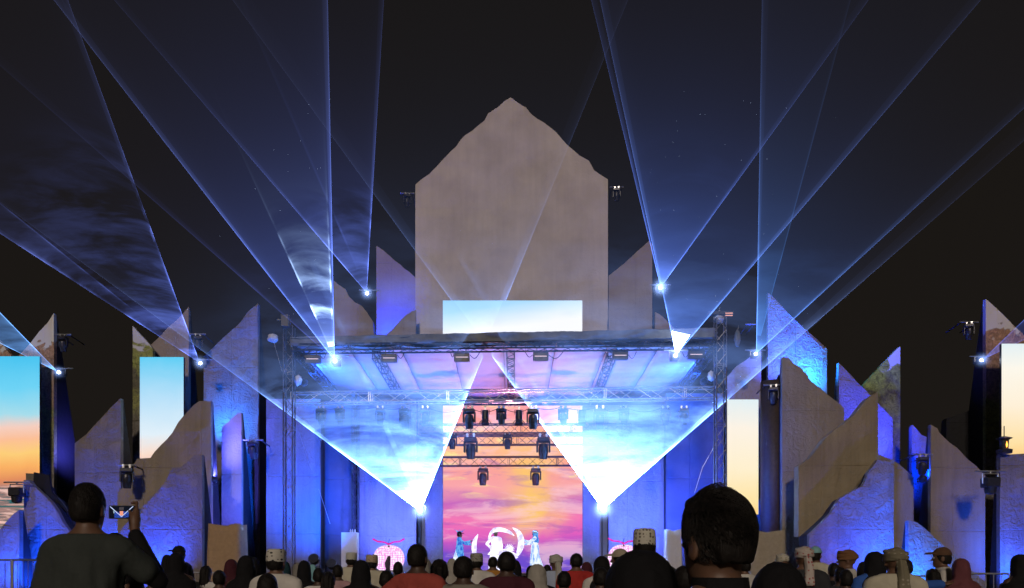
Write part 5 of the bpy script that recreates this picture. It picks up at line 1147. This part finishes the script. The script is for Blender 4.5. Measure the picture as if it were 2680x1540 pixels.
PEOPLE = [
 (1672, 1440, 2.15, 'large black hooded head close up, left of the nearest dark haired man', 'abaya', 'robe', 'black', None, 8, 'stand', 1, None, 1.12),
 (2035, 1472, 2.45, 'round black covered head close up, right of the nearest dark haired man', 'abaya', 'robe', 'black', None, -6, 'stand', 1, None, 1.0),
 (1686, 1383, 5.8, 'man in a tall white cap embroidered with brown scrolls, above the black hooded head', 'kumma', 'robe', 'charcoal', 'white', -4, 'stand', 1, None, 1.0),
 (724, 1437, 7.2, 'man in a white robe and a white cap with black leaf pattern', 'kumma', 'robe', 'white', 'black', -10, 'stand', 0, None, 1.08),
 (1094, 1423, 6.3, 'man in a brick red shirt with his left hand on his hip', 'hair', 'tee', 'brick', None, -18, 'hip', 1, None, 1.02),
 (1150, 1463, 6.6, 'woman with a dark ponytail right of the brick red shirt', 'ponytail', 'tee', 'black', None, 4, 'stand', 1, None, 1.05),
 (1214, 1455, 6.2, 'person in a grey mottled hoodie with short dark hair', 'hair', 'tee', 'camo', None, -12, 'stand', 1, 'longsleeve', 1.08),
 (1247, 1448, 10.5, 'man in a white robe and grey cap behind the mottled hoodie', 'kumma', 'robe', 'white', 'grey', 4, 'stand', 0, None, 1.1),
 (1290, 1457, 13.5, 'man in an orange shirt below the glowing performers', 'hair', 'tee', 'orange', None, 0, 'stand', 0, None, 1.1),
 (1326, 1443, 7.2, 'broad man in a dark maroon shirt before the glowing crescent', 'hair', 'tee', 'maroon', None, 3, 'stand', 1, None, 1.12),
 (1405, 1477, 8.0, 'woman in a long pale grey headscarf right of the maroon shirt', 'hijab', 'robe', 'black', 'palegrey', 6, 'stand', 0, None, 1.12),
 (1455, 1450, 11.0, 'man in a pale blue robe whose turban tail hangs down his back', 'turban', 'robe', 'lightblue', 'pale', 5, 'stand', 0, 'drape', 1.08),
 (1508, 1448, 10.5, 'man in a bright red T-shirt with cropped hair', 'hair', 'tee', 'red', None, 6, 'stand', 0, None, 1.1),
 (1535, 1472, 13.0, 'woman in a maroon headscarf right of the bright red T-shirt', 'hijab', 'robe', 'black', 'maroon', 0, 'stand', 0, None, 1.05),
 (1574, 1456, 9.0, 'woman in a black headscarf and white blouse left of the black hooded head', 'hijab', 'robe', 'white', 'black', 14, 'stand', 0, None, 1.0),
 (1572, 1484, 7.0, 'child with dark hair in a black top in front of the white blouse', 'hair', 'tee', 'black', None, 0, 'stand', 1, None, 1.0),
 (1621, 1436, 9.3, 'man in a beige peaked cap, his face turned to the left', 'cap', 'tee', 'beige', 'beige', 62, 'stand', 0, None, 1.0),
 (467, 1428, 12.5, 'man in a black peaked cap behind the black cloaks at left', 'cap', 'tee', 'black', 'black', 70, 'stand', 0, None, 1.0),
 (462, 1447, 9.5, 'tall figure in a wide black cloak below the black peaked cap', 'abaya', 'robe', 'black', None, 0, 'stand', 1, None, 1.0),
 (438, 1452, 10.5, 'slimmer black cloaked woman at the left end of the cloaked pair', 'abaya', 'robe', 'black', None, 10, 'stand', 1, None, .8),
 (305, 1394, 9.0, 'dark haired man half hidden behind the shoulder of the man filming', 'hair', 'tee', 'black', None, -30, 'stand', 0, None, 1.0),
 (348, 1424, 9.5, 'person in a pale patterned headscarf behind the raised arm', 'hijab', 'robe', 'black', 'grey', -40, 'stand', 0, None, .9),
 (540, 1480, 10.0, 'girl with long black hair and a white top before the tan box', 'longhair', 'tee', 'white', None, -8, 'stand', 0, None, .95),
 (606, 1464, 11.0, 'woman in a dark maroon headscarf right of the tan box', 'hijab', 'robe', 'maroon', 'maroon', 0, 'stand', 1, None, 1.0),
 (645, 1454, 8.5, 'woman in a black cloak left of the white robed man', 'abaya', 'robe', 'black', None, 0, 'stand', 1, None, 1.0),
 (664, 1458, 9.6, 'second black cloaked woman, closest to the white robed man', 'abaya', 'robe', 'black', None, -15, 'stand', 1, None, .9),
 (742, 1468, 9.0, 'figure in a dark green headscarf behind the shoulder of the white robed man', 'hijab', 'robe', 'teal', 'teal', 0, 'stand', 1, None, .95),
 (797, 1467, 9.2, 'woman in a plain black headscarf and cloak right of the white robed man', 'abaya', 'robe', 'black', None, 0, 'stand', 1, None, .86),
 (779, 1474, 12.0, 'person in a pale flowered headscarf at the foot of the left tower', 'hijab', 'robe', 'charcoal', 'grey', 40, 'stand', 0, None, .9),
 (818, 1478, 12.0, 'person in a light blue headscarf beside the floor lamp on the left', 'hijab', 'robe', 'lightblue', 'sky', 0, 'stand', 0, None, .9),
 (834, 1486, 9.0, 'small child in a white hooded top left of the plinth', 'hair', 'tee', 'white', None, 10, 'stand', 1, None, .95),
 (885, 1478, 10.5, 'child with dark hair in a pale pink top below the plinth', 'hair', 'tee', 'pink', None, 0, 'stand', 1, None, .95),
 (920, 1446, 12.5, 'man in a cream robe and plain pale cap before the plinth', 'kumma', 'robe', 'cream', 'plain', 6, 'stand', 0, None, 1.1),
 (946, 1466, 7.6, 'woman in a wide black cloak between the two robed men with caps', 'abaya', 'robe', 'black', None, 0, 'stand', 1, None, 1.0),
 (974, 1452, 11.5, 'man in a cream robe and tan cap before the left pumpkin', 'kumma', 'robe', 'cream', 'tan', -8, 'stand', 0, None, 1.12),
 (1042, 1470, 10.5, 'dark haired child beside the brick red shirt', 'hair', 'tee', 'maroon', None, 0, 'stand', 1, None, .9),
 (1112, 1462, 10.5, 'woman in a grey headscarf behind the back of the brick red shirt', 'hijab', 'robe', 'grey', 'grey', 30, 'stand', 1, None, .9),
 (1183, 1462, 10.5, 'person in a white headscarf behind the mottled hoodie', 'hijab', 'robe', 'palegrey', 'palegrey', 0, 'stand', 0, None, .8),
 (1348, 1466, 9.0, 'woman in a black headscarf behind the maroon shirt', 'abaya', 'robe', 'black', None, 0, 'stand', 1, None, .85),
 (1390, 1480, 10.0, 'child with black hair left of the long pale grey headscarf', 'hair', 'tee', 'navy', None, 0, 'stand', 1, None, .95),
 (1432, 1478, 12.5, 'child with black hair right of the long pale grey headscarf', 'hair', 'tee', 'navy', None, 0, 'stand', 1, None, .95),
 (1788, 1480, 5.4, 'person in a black shirt printed with white figures beside the nearest ear', 'hair', 'tee', 'zebra', None, 10, 'stand', 0, None, 1.0),
 (1736, 1474, 6.4, 'person in a pale robe between the embroidered cap and the nearest man', 'hijab', 'robe', 'palegrey', 'palegrey', 0, 'stand', 0, None, .8),
 (1948, 1463, 11.0, 'man in a white robe with dark hair below the cream screen', 'hair', 'robe', 'white', None, 20, 'stand', 0, None, 1.0),
 (2047, 1448, 11.5, 'man in a black and cream striped turban before the beige box', 'turban', 'robe', 'beige', 'striped', 0, 'stand', 0, None, 1.0),
 (2104, 1429, 8.6, 'man in a red and white checked turban and a dark jacket', 'turban', 'tee', 'charcoal', 'redwhite', -6, 'stand', 0, 'drape', 1.08),
 (2135, 1430, 12.0, 'man in a light blue peaked cap and a pale hooded robe', 'cap', 'robe', 'cream', 'sky', -40, 'stand', 0, None, 1.0),
 (2216, 1438, 9.8, 'man in a brown turban and white robe, looking to the left', 'turban', 'robe', 'white', 'brown', 68, 'stand', 0, None, 1.1),
 (2181, 1473, 9.5, 'boy with short dark hair left of the brown turban', 'hair', 'tee', 'black', None, 0, 'stand', 1, None, .9),
 (2198, 1484, 8.6, 'smaller boy in black below the brown turban', 'hair', 'tee', 'charcoal', None, 0, 'stand', 1, None, .9),
 (2213, 1490, 7.6, 'smallest dark haired child, just right of the two boys', 'hair', 'tee', 'black', None, 0, 'stand', 1, None, .9),
 (2288, 1444, 8.2, 'woman in a black headscarf and bright blue dress, arm round the man beside her', 'hijab', 'robe', 'blue', 'black', 6, 'around', 0, None, 1.05),
 (2260, 1470, 8.8, 'woman in a black cloak left of the bright blue dress', 'abaya', 'robe', 'black', None, 0, 'stand', 1, None, .8),
 (2342, 1432, 7.0, 'broad man in a grey olive turban and cream robe', 'turban', 'robe', 'cream', 'olive', -6, 'stand', 0, 'drape', 1.15),
 (2372, 1464, 9.6, 'dark haired boy in navy behind the broad cream robed man', 'hair', 'tee', 'navy', None, 0, 'stand', 1, None, .9),
 (2464, 1432, 9.4, 'bearded man in a white robe and dark cap, face turned left', 'cap', 'robe', 'white', 'brown', 66, 'stand', 0, None, 1.0),
 (2514, 1462, 9.0, 'woman in a plum coloured headscarf and cloak by the right barrier', 'abaya', 'robe', 'plum', None, 0, 'stand', 0, None, 1.0),
 (2668, 1451, 8.8, 'woman in a black cloak at the right picture edge', 'abaya', 'robe', 'black', None, 12, 'stand', 1, None, 1.0),
 (1012, 1492, 7.4, 'child in black half hidden between the tan cap and the brick red shirt', 'hair', 'tee', 'black', None, 0, 'stand', 1, None, 1.0),
 (700, 1500, 5.2, 'small child in navy at the bottom edge before the white robed man', 'hair', 'tee', 'navy', None, 12, 'stand', 1, None, 1.0),
 (860, 1496, 7.8, 'girl with long hair in charcoal left of the wide black cloak', 'longhair', 'tee', 'charcoal', None, -8, 'stand', 1, None, 1.0),
 (1476, 1494, 7.6, 'child in black just left of the bright red T-shirt', 'hair', 'tee', 'black', None, 0, 'stand', 1, None, 1.0),
 (2440, 1488, 8.4, 'girl with long hair in black left of the bearded man', 'longhair', 'tee', 'black', None, 0, 'stand', 1, None, 1.0),
 (575, 1492, 8.6, 'boy in charcoal between the girl in white and the maroon headscarf', 'hair', 'tee', 'charcoal', None, 0, 'stand', 1, None, 1.0),
 (400, 1490, 8.0, 'child in black below the raised arm of the man filming', 'hair', 'tee', 'black', None, 0, 'stand', 1, None, 1.0),
]
for p_ in PEOPLE: person(*p_[:5], wear=p_[5], col=p_[6], hc=p_[7], rz=p_[8], pose=p_[9], skin=p_[10], extra=p_[11], wide=p_[12])

# ------------------------------------------------------------------ the performers and their glowing props
def lit_cloth(name, a, b, s_, sc):
    """glowing cloth: noise in the emission paints bright patches and bluer fold shading"""
    m, n, l = mat_new(name); n.remove(n['Principled BSDF']); em = n.new('ShaderNodeEmission'); l.new(em.outputs[0], n['Material Output'].inputs[0])
    t = n.new('ShaderNodeTexCoord'); mp = n.new('ShaderNodeMapping'); mp.inputs['Scale'].default_value = sc; l.new(t.outputs['Object'], mp.inputs[0])
    q = n.new('ShaderNodeTexNoise'); q.inputs['Scale'].default_value = 1; q.inputs['Detail'].default_value = 3; l.new(mp.outputs[0], q.inputs[0])
    r_ = n.new('ShaderNodeValToRGB'); l.new(q.outputs['Fac'], r_.inputs[0]); e = r_.color_ramp.elements; e[0].position = .38; e[0].color = a+(1,); e[1].position = .58; e[1].color = b+(1,)
    l.new(r_.outputs[0], em.inputs[0]); em.inputs[1].default_value = s_; return m
LEDW = lit_cloth('led_cloth_white', (.16, .38, 1.0), (.85, .93, 1.0), 1.1, (9, 9, 3)); LEDB = lit_cloth('led_cloth_blue', (.03, .14, .75), (.16, .50, 1.0), .9, (9, 9, 6)); LEDP = lit_cloth('led_prop_white', (.60, .55, 1.0), (1, .97, 1.0), 1.25, (5, 5, 5))
PGRP = 'costumed performers on the stage'
def performer(px, top, d, label, rz, pose, head, skirt=1.0, mat=LEDW, topmat=LEDB, fw=1.0):
    r = person(px, top, d, label, head, 'robe', 'lightblue', None, rz, pose, 0, None, 1.0, 1.18, PGRP)
    for q in r.children:
        if q.name.startswith('robe'): dress(q, topmat)
    prof = [(.13, 1.05), (.17, .95), (.26, .62), (.36, .30), (.46*skirt, .03), (.44*skirt, .03), (.33, .32), (.24, .62), (.15, .95)]
    m = MB(); m.lathe((0, -.03, 0), prof, 28, sy=1.1)
    for i, v in enumerate(m.v):
        a = math.atan2(v[1], v[0]); f = fw*(1+.05*math.sin(a*9)*(1-v[2])); m.v[i] = (v[0]*f, v[1]*f-(.14*(1-v[2])**2), v[2])
    o = m.build('skirt', mat, None, smooth=True); o.parent = r; return r
a_ = performer(1203, 1391, 33.3, 'performer in a glowing pale blue gown and feathered hat, left one of the trio', -82, 'reach', 'cap', 1.2, LEDW, LEDB, .8)
m = MB()
for k in range(7): m.tube((0, -.04+.03*k-.05, 1.70), (.02*math.sin(k), -.16+.07*k-.05, 1.80+.02*math.cos(k*2)), .018, 5, .006)
o = m.build('feather', LEDB, None); o.parent = a_
b_ = performer(1297, 1388, 33.6, 'performer in brilliant white under a glowing arch, middle one of the trio', 14, 'hip', 'turban', 1.0, LEDP, LEDP, .7)
c_ = performer(1400, 1388, 33.3, 'performer in a blue draped turban and white skirt, right one of the trio', 80, 'reach', 'turban', .85, LEDW, LEDW, .62)
o = dress(link_mesh('scarf', mesh_of('hijab'), None, c_), LEDB)
def crescent(name, pts, d, th, label, mat=LEDP, wmax=.16):
    """curved tapering horn through photo points"""
    c0 = P(*pts[len(pts)//2], d); r = empty(name, c0, 0, label, 'stage prop', 'glowing props of the performers')
    W_ = [P(x, y, d) for x, y in pts]; n = 24; vs = []; fs = []
    def cr(t):
        u = t*(len(W_)-1); i = min(int(u), len(W_)-2); f = u-i; p0, p1, p2, p3 = W_[max(0, i-1)], W_[i], W_[i+1], W_[min(len(W_)-1, i+2)]
        return .5*((2*p1)+(p2-p0)*f+(2*p0-5*p1+4*p2-p3)*f*f+(3*p1-p0-3*p2+p3)*f**3)
    for k in range(n+1):
        t = k/n; p = cr(t); tg = (cr(min(1, t+.01))-cr(max(0, t-.01))).normalized(); s_ = Vector((tg.z, 0, -tg.x)); w = wmax*max(.04, math.sin(math.pi*t)**.8)
        for a in range(8): vs.append(p+s_*(w*math.cos(a*math.pi/4))+Vector((0, 1, 0))*(min(w, th)*math.sin(a*math.pi/4)))
    for k in range(n):
        for a in range(8): fs.append((k*8+a, k*8+(a+1) % 8, k*8+8+(a+1) % 8, k*8+8+a))
    fs += [tuple(range(8)), tuple(reversed(range(n*8, n*8+8)))]
    MB().add(vs, fs).build('horn', mat, r, smooth=True)
crescent('glowing_wing', [(1243, 1470), (1241, 1445), (1242, 1420), (1251, 1398)], 33.0, .05, 'thin curved white glowing blade held by the left performer', wmax=.11)
crescent('glowing_arch', [(1277, 1416), (1287, 1393), (1305, 1386), (1330, 1392), (1347, 1403)], 33.3, .08, 'glowing white arch over the head of the middle performer', wmax=.10)
crescent('glowing_moon', [(1341, 1381), (1358, 1396), (1364, 1420), (1358, 1445), (1346, 1462)], 33.1, .08, 'large glowing crescent moon between the middle and right performers', wmax=.14)
crescent('glowing_cloud', [(1276, 1452), (1298, 1444), (1325, 1450), (1345, 1456), (1356, 1459)], 33.05, .12, 'low glowing white cloud shape at the hips of the middle performer', wmax=.18)
sp_ = empty('glowing_sun', P(1333, 1437, 33.15), 0, 'small glowing sun wheel with pointed rays by the crescent moon', 'stage prop', 'glowing props of the performers')
c = P(1333, 1437, 33.15); MB().lathe(c, [(.15, -.04), (.15, .04)], 20, Matrix.Rotation(R(90), 3, 'X')).build('disc', LEDP, sp_)
for k in range(16):
    a = 2*math.pi*k/16; MB().tube(c+Vector((.14*math.cos(a), 0, .14*math.sin(a))), c+Vector((.24*math.cos(a), 0, .24*math.sin(a))), .028, 5, .004).build('ray', LEDP, sp_)

# ------------------------------------------------------------------ crowd barriers
_bar = {}
def barrier(px0, px1, py, d0, d1, label):
    a, b = P(px0, py, d0), P(px1, py, d1); a.z = b.z = (a.z+b.z)/2; L = (b-a).length; dr = (b-a).normalized(); dr.z = 0
    r = empty('crowd_barrier', (a.x, a.y, 0), 0, label, 'barrier', 'steel crowd barriers')
    h = a.z; A, B = Vector((a.x, a.y, 0)), Vector((b.x, b.y, 0)); m = MB()
    up = Vector((0, 0, h)); m.path([A, A+up, B+up, B], .021, 8); m.tube(A+Vector((0, 0, .22)), B+Vector((0, 0, .22)), .018, 8)
    m.build('frame', STEEL, r)
    for q in (A, B): MB().tube(q+Vector((0, -.3, .02)), q+Vector((0, .3, .02)), .02, 6).build('foot', STEEL, r)
    n = int(L/.125); me = None
    for k in range(1, n):
        q = A+dr*(L*k/n)
        if me is None: o = MB().tube(q+Vector((0, 0, .22)), q+up, .008, 6).build('bar', STEEL, r); me = o.data; q0 = q
        else: o = link_mesh('bar', me, None, r); o.location = q-q0
barrier(-70, 30, 1466, 15.5, 15.5, 'left one of two steel barriers before the bottom left blue slab')
barrier(33, 128, 1466, 15.5, 15.3, 'right one of two steel barriers before the bottom left blue slab')
barrier(500, 592, 1499, 24, 24, 'steel barrier before the tan covered box')
barrier(2386, 2480, 1508, 19.5, 19.5, 'steel barrier at the foot of the low sloping blue slab')
barrier(2520, 2642, 1502, 17.0, 16.6, 'steel barrier near the right edge, beyond the plum cloak')

# ------------------------------------------------------------------ odds and ends
def wrapped(px, py, d, label, w=.3, h=.3, mat=PALEF, seed=1):
    r = empty('wrapped_lamp', P(px, py, d), 0, label, 'covered lamp', 'lamps wrapped against the dust')
    bm = bmesh.new(); bmesh.ops.create_icosphere(bm, subdivisions=3, radius=1)
    for v in bm.verts:
        n_ = noise.noise(v.co*2.3+Vector((seed, 0, 0))); v.co *= 1+.28*n_; v.co.x *= w/2; v.co.y *= w/2; v.co.z *= h/2
    me = bpy.data.meshes.new('cover'); bm.to_mesh(me); bm.free(); me.shade_smooth(); link_mesh('cover', me, mat, r)
    MB().tube(P(px, py, d)+Vector((0, 0, h*.3)), P(px, py, d)+Vector((.05, 0, h*.5+.15)), .02, 6).build('hook', BLACKMET, r); return r
wrapped(714, 886, 30.0, 'white wrapped lamp hung left of the roof corner', .42, .34, PALEF, 2)
wrapped(1881, 832, 29.8, 'clear wrapped motor on top of the right tower', .40, .5, PALEF, 5)
wrapped(1930, 886, 29.8, 'loose pale cloth bag hung right of the right tower', .24, .7, TARP, 8)
wrapped(780, 996, 30.5, 'white wrapped lamp inside the left tower by the blue truss', .30, .42, PALEF, 3)
wrapped(1862, 985, 30.2, 'white wrapped lamp inside the right tower by the blue truss', .30, .40, PALEF, 6)
hq = empty('chain_hoist', P(750, 845, 30), 0, 'black chain motor on top of the left tower', 'hoist', 'hoists on the towers')
MB().box(P(748, 842, 30), (.34, .3, .5)).build('housing', BLACKMET, hq, bevel=.03)
MB().tube(P(740, 836, 30), P(728, 838, 30)+Vector((-.05, 0, 0)), .035, 6).build('hook', STEEL, hq)
hq = empty('tower_head', P(1885, 822, 29.7), 0, 'black block with two lit bars on top of the right tower', 'tower head')
MB().box(P(1885, 822, 29.7), (.95, .3, .12)).build('beam', BLACKMET, hq)
for k in (0, 1): MB().box(P(1908, 820+6*k, 29.5), (.28, .03, .03)).build('lit_bar', glow('salmon_glow', (1, .45, .35), .9), hq)
# lantern hanging before the far right screen
ln_ = empty('stage_lantern', P(2628, 1160, 30.5), 0, 'dark lantern glowing orange in front of the far right cream screen', 'lantern')
c = P(2628, 1165, 30.5)
MB().lathe(c, [(.08, .34), (.30, .26), (.18, .20)], 14).build('cap', BLACKMET, ln_)
MB().lathe(c, [(.17, .20), (.15, -.15), (.30, -.20), (.28, -.34)], 14).build('body', BLACKMET, ln_)
MB().lathe(c+Vector((0, -.165, 0)), [(.012, -.12), (.035, -.02), (.006, .13)], 8).build('flame', glow('orange_flame', (1, .35, .05), 4), ln_)
MB().tube(c+Vector((0, 0, .34)), c+Vector((0, 0, .75)), .02, 6).build('rod', BLACKMET, ln_)
# guy lines and cables
def cable(pts, label, r=.012, mat=STEEL):
    m = MB().path([P(*p) for p in pts], r, 5); tag(m.build('guy_cable', mat), label, 'cable', 'thin cables around the stage')
cable([(716, 893, 30), (738, 972, 30)], 'thin line from the wrapped lamp to the left tower')
cable([(784, 1135, 32), (812, 1222, 32), (817, 1232, 32)], 'slack white line in front of the outermost blue flat')
cable([(1880, 1150, 31), (1838, 1225, 31), (1818, 1290, 31)], 'thin line running down before the dark blue drape')
cable([(834, 1280, 33), (864, 1372, 33)], 'thin line crossing the dark slit between the left flats')
for i, (px, py, d) in enumerate(((822, 1465, 29.5), (868, 1478, 31.0))):
    c = P(px, py, d); q = empty('floor_lamp', c, 0, ['round floor lamp at the stage edge left of the plinth', 'second small floor lamp nearer to the plinth'][i], 'stage light', 'floor lamps at the stage edge')
    M = Matrix.Rotation(R(62), 3, 'X'); MB().lathe(c, [(.10, -.2), (.19, -.1), (.20, .12)], 18, M).build('can', BLACKMET, q); MB().lathe(c, [(.17, .105), (.17, .115)], 18, M).build('lens', glow('pale_lens', (.25, .5, 1), .5), q)
    MB().path([c+Vector((-.22, 0, 0)), c+Vector((-.22, 0, -.28)), c+Vector((.22, 0, -.28)), c+Vector((.22, 0, 0))], .015, 6).build('yoke', BLACKMET, q)

def droop(a, b, sag, r=.014, n=10, label=None):
    a, b = Vector(a), Vector(b); m = MB(); pts = [a.lerp(b, k/n)-Vector((0, 0, sag*math.sin(math.pi*k/n))) for k in range(n+1)]
    m.path(pts, r, 5); tag(m.build('power_cable', BLACKCLOTH), label, 'cable', 'power cables looped along the trusses')
rc = random.Random(4)
fx = [799, 838, 1000, 1040, 1188, 1230, 1394, 1436, 1602, 1645, 1800, 1843]
for k in range(0, 12, 2):
    droop(SP(fx[k]-rc.uniform(8, 20), 922, 30), SP(fx[k], 929, 30), .14, .012, 8, 'short black cable at the left end of the %s strip floodlight from the left' % ordn[k//2])
    droop(SP(fx[k+1], 929, 30), SP(fx[k+1]+rc.uniform(14, 44), 921, 30), .20, .012, 8, 'short black cable at the right end of the %s strip floodlight from the left' % ordn[k//2])
for q_, (a, b) in enumerate(zip(mhx[:-1], mhx[1:])):
    droop(SP(a, 1066, 31.1), SP(b, 1064, 31.1), rc.uniform(.08, .26), .012, 10, 'black cable slung from the %s to the %s moving head of the long blue truss' % (ordn[q_], ordn[q_+1]))
# dust grains in the upper beams, their glints made by own emission
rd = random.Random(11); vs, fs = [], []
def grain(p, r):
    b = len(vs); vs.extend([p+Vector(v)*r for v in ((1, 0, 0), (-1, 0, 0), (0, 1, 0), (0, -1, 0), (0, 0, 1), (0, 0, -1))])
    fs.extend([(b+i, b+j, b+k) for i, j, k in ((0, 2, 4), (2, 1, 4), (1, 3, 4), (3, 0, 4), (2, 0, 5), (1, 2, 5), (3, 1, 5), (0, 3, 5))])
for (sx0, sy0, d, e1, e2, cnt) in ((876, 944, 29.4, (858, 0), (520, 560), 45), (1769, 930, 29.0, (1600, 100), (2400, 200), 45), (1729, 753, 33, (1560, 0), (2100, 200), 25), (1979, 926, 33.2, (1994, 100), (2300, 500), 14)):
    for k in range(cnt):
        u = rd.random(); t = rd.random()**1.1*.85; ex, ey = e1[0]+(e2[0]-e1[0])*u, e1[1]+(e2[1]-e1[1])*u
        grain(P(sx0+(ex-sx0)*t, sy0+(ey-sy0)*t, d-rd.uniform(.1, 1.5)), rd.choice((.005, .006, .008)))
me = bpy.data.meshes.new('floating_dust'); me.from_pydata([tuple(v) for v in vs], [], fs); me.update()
tag(link_mesh('floating_dust', me, glow('emissive_dust', (.55, .68, 1.0), 1.1)), 'tiny self glowing dust grains imitating glints in the upper laser beams', 'dust', kind='stuff')
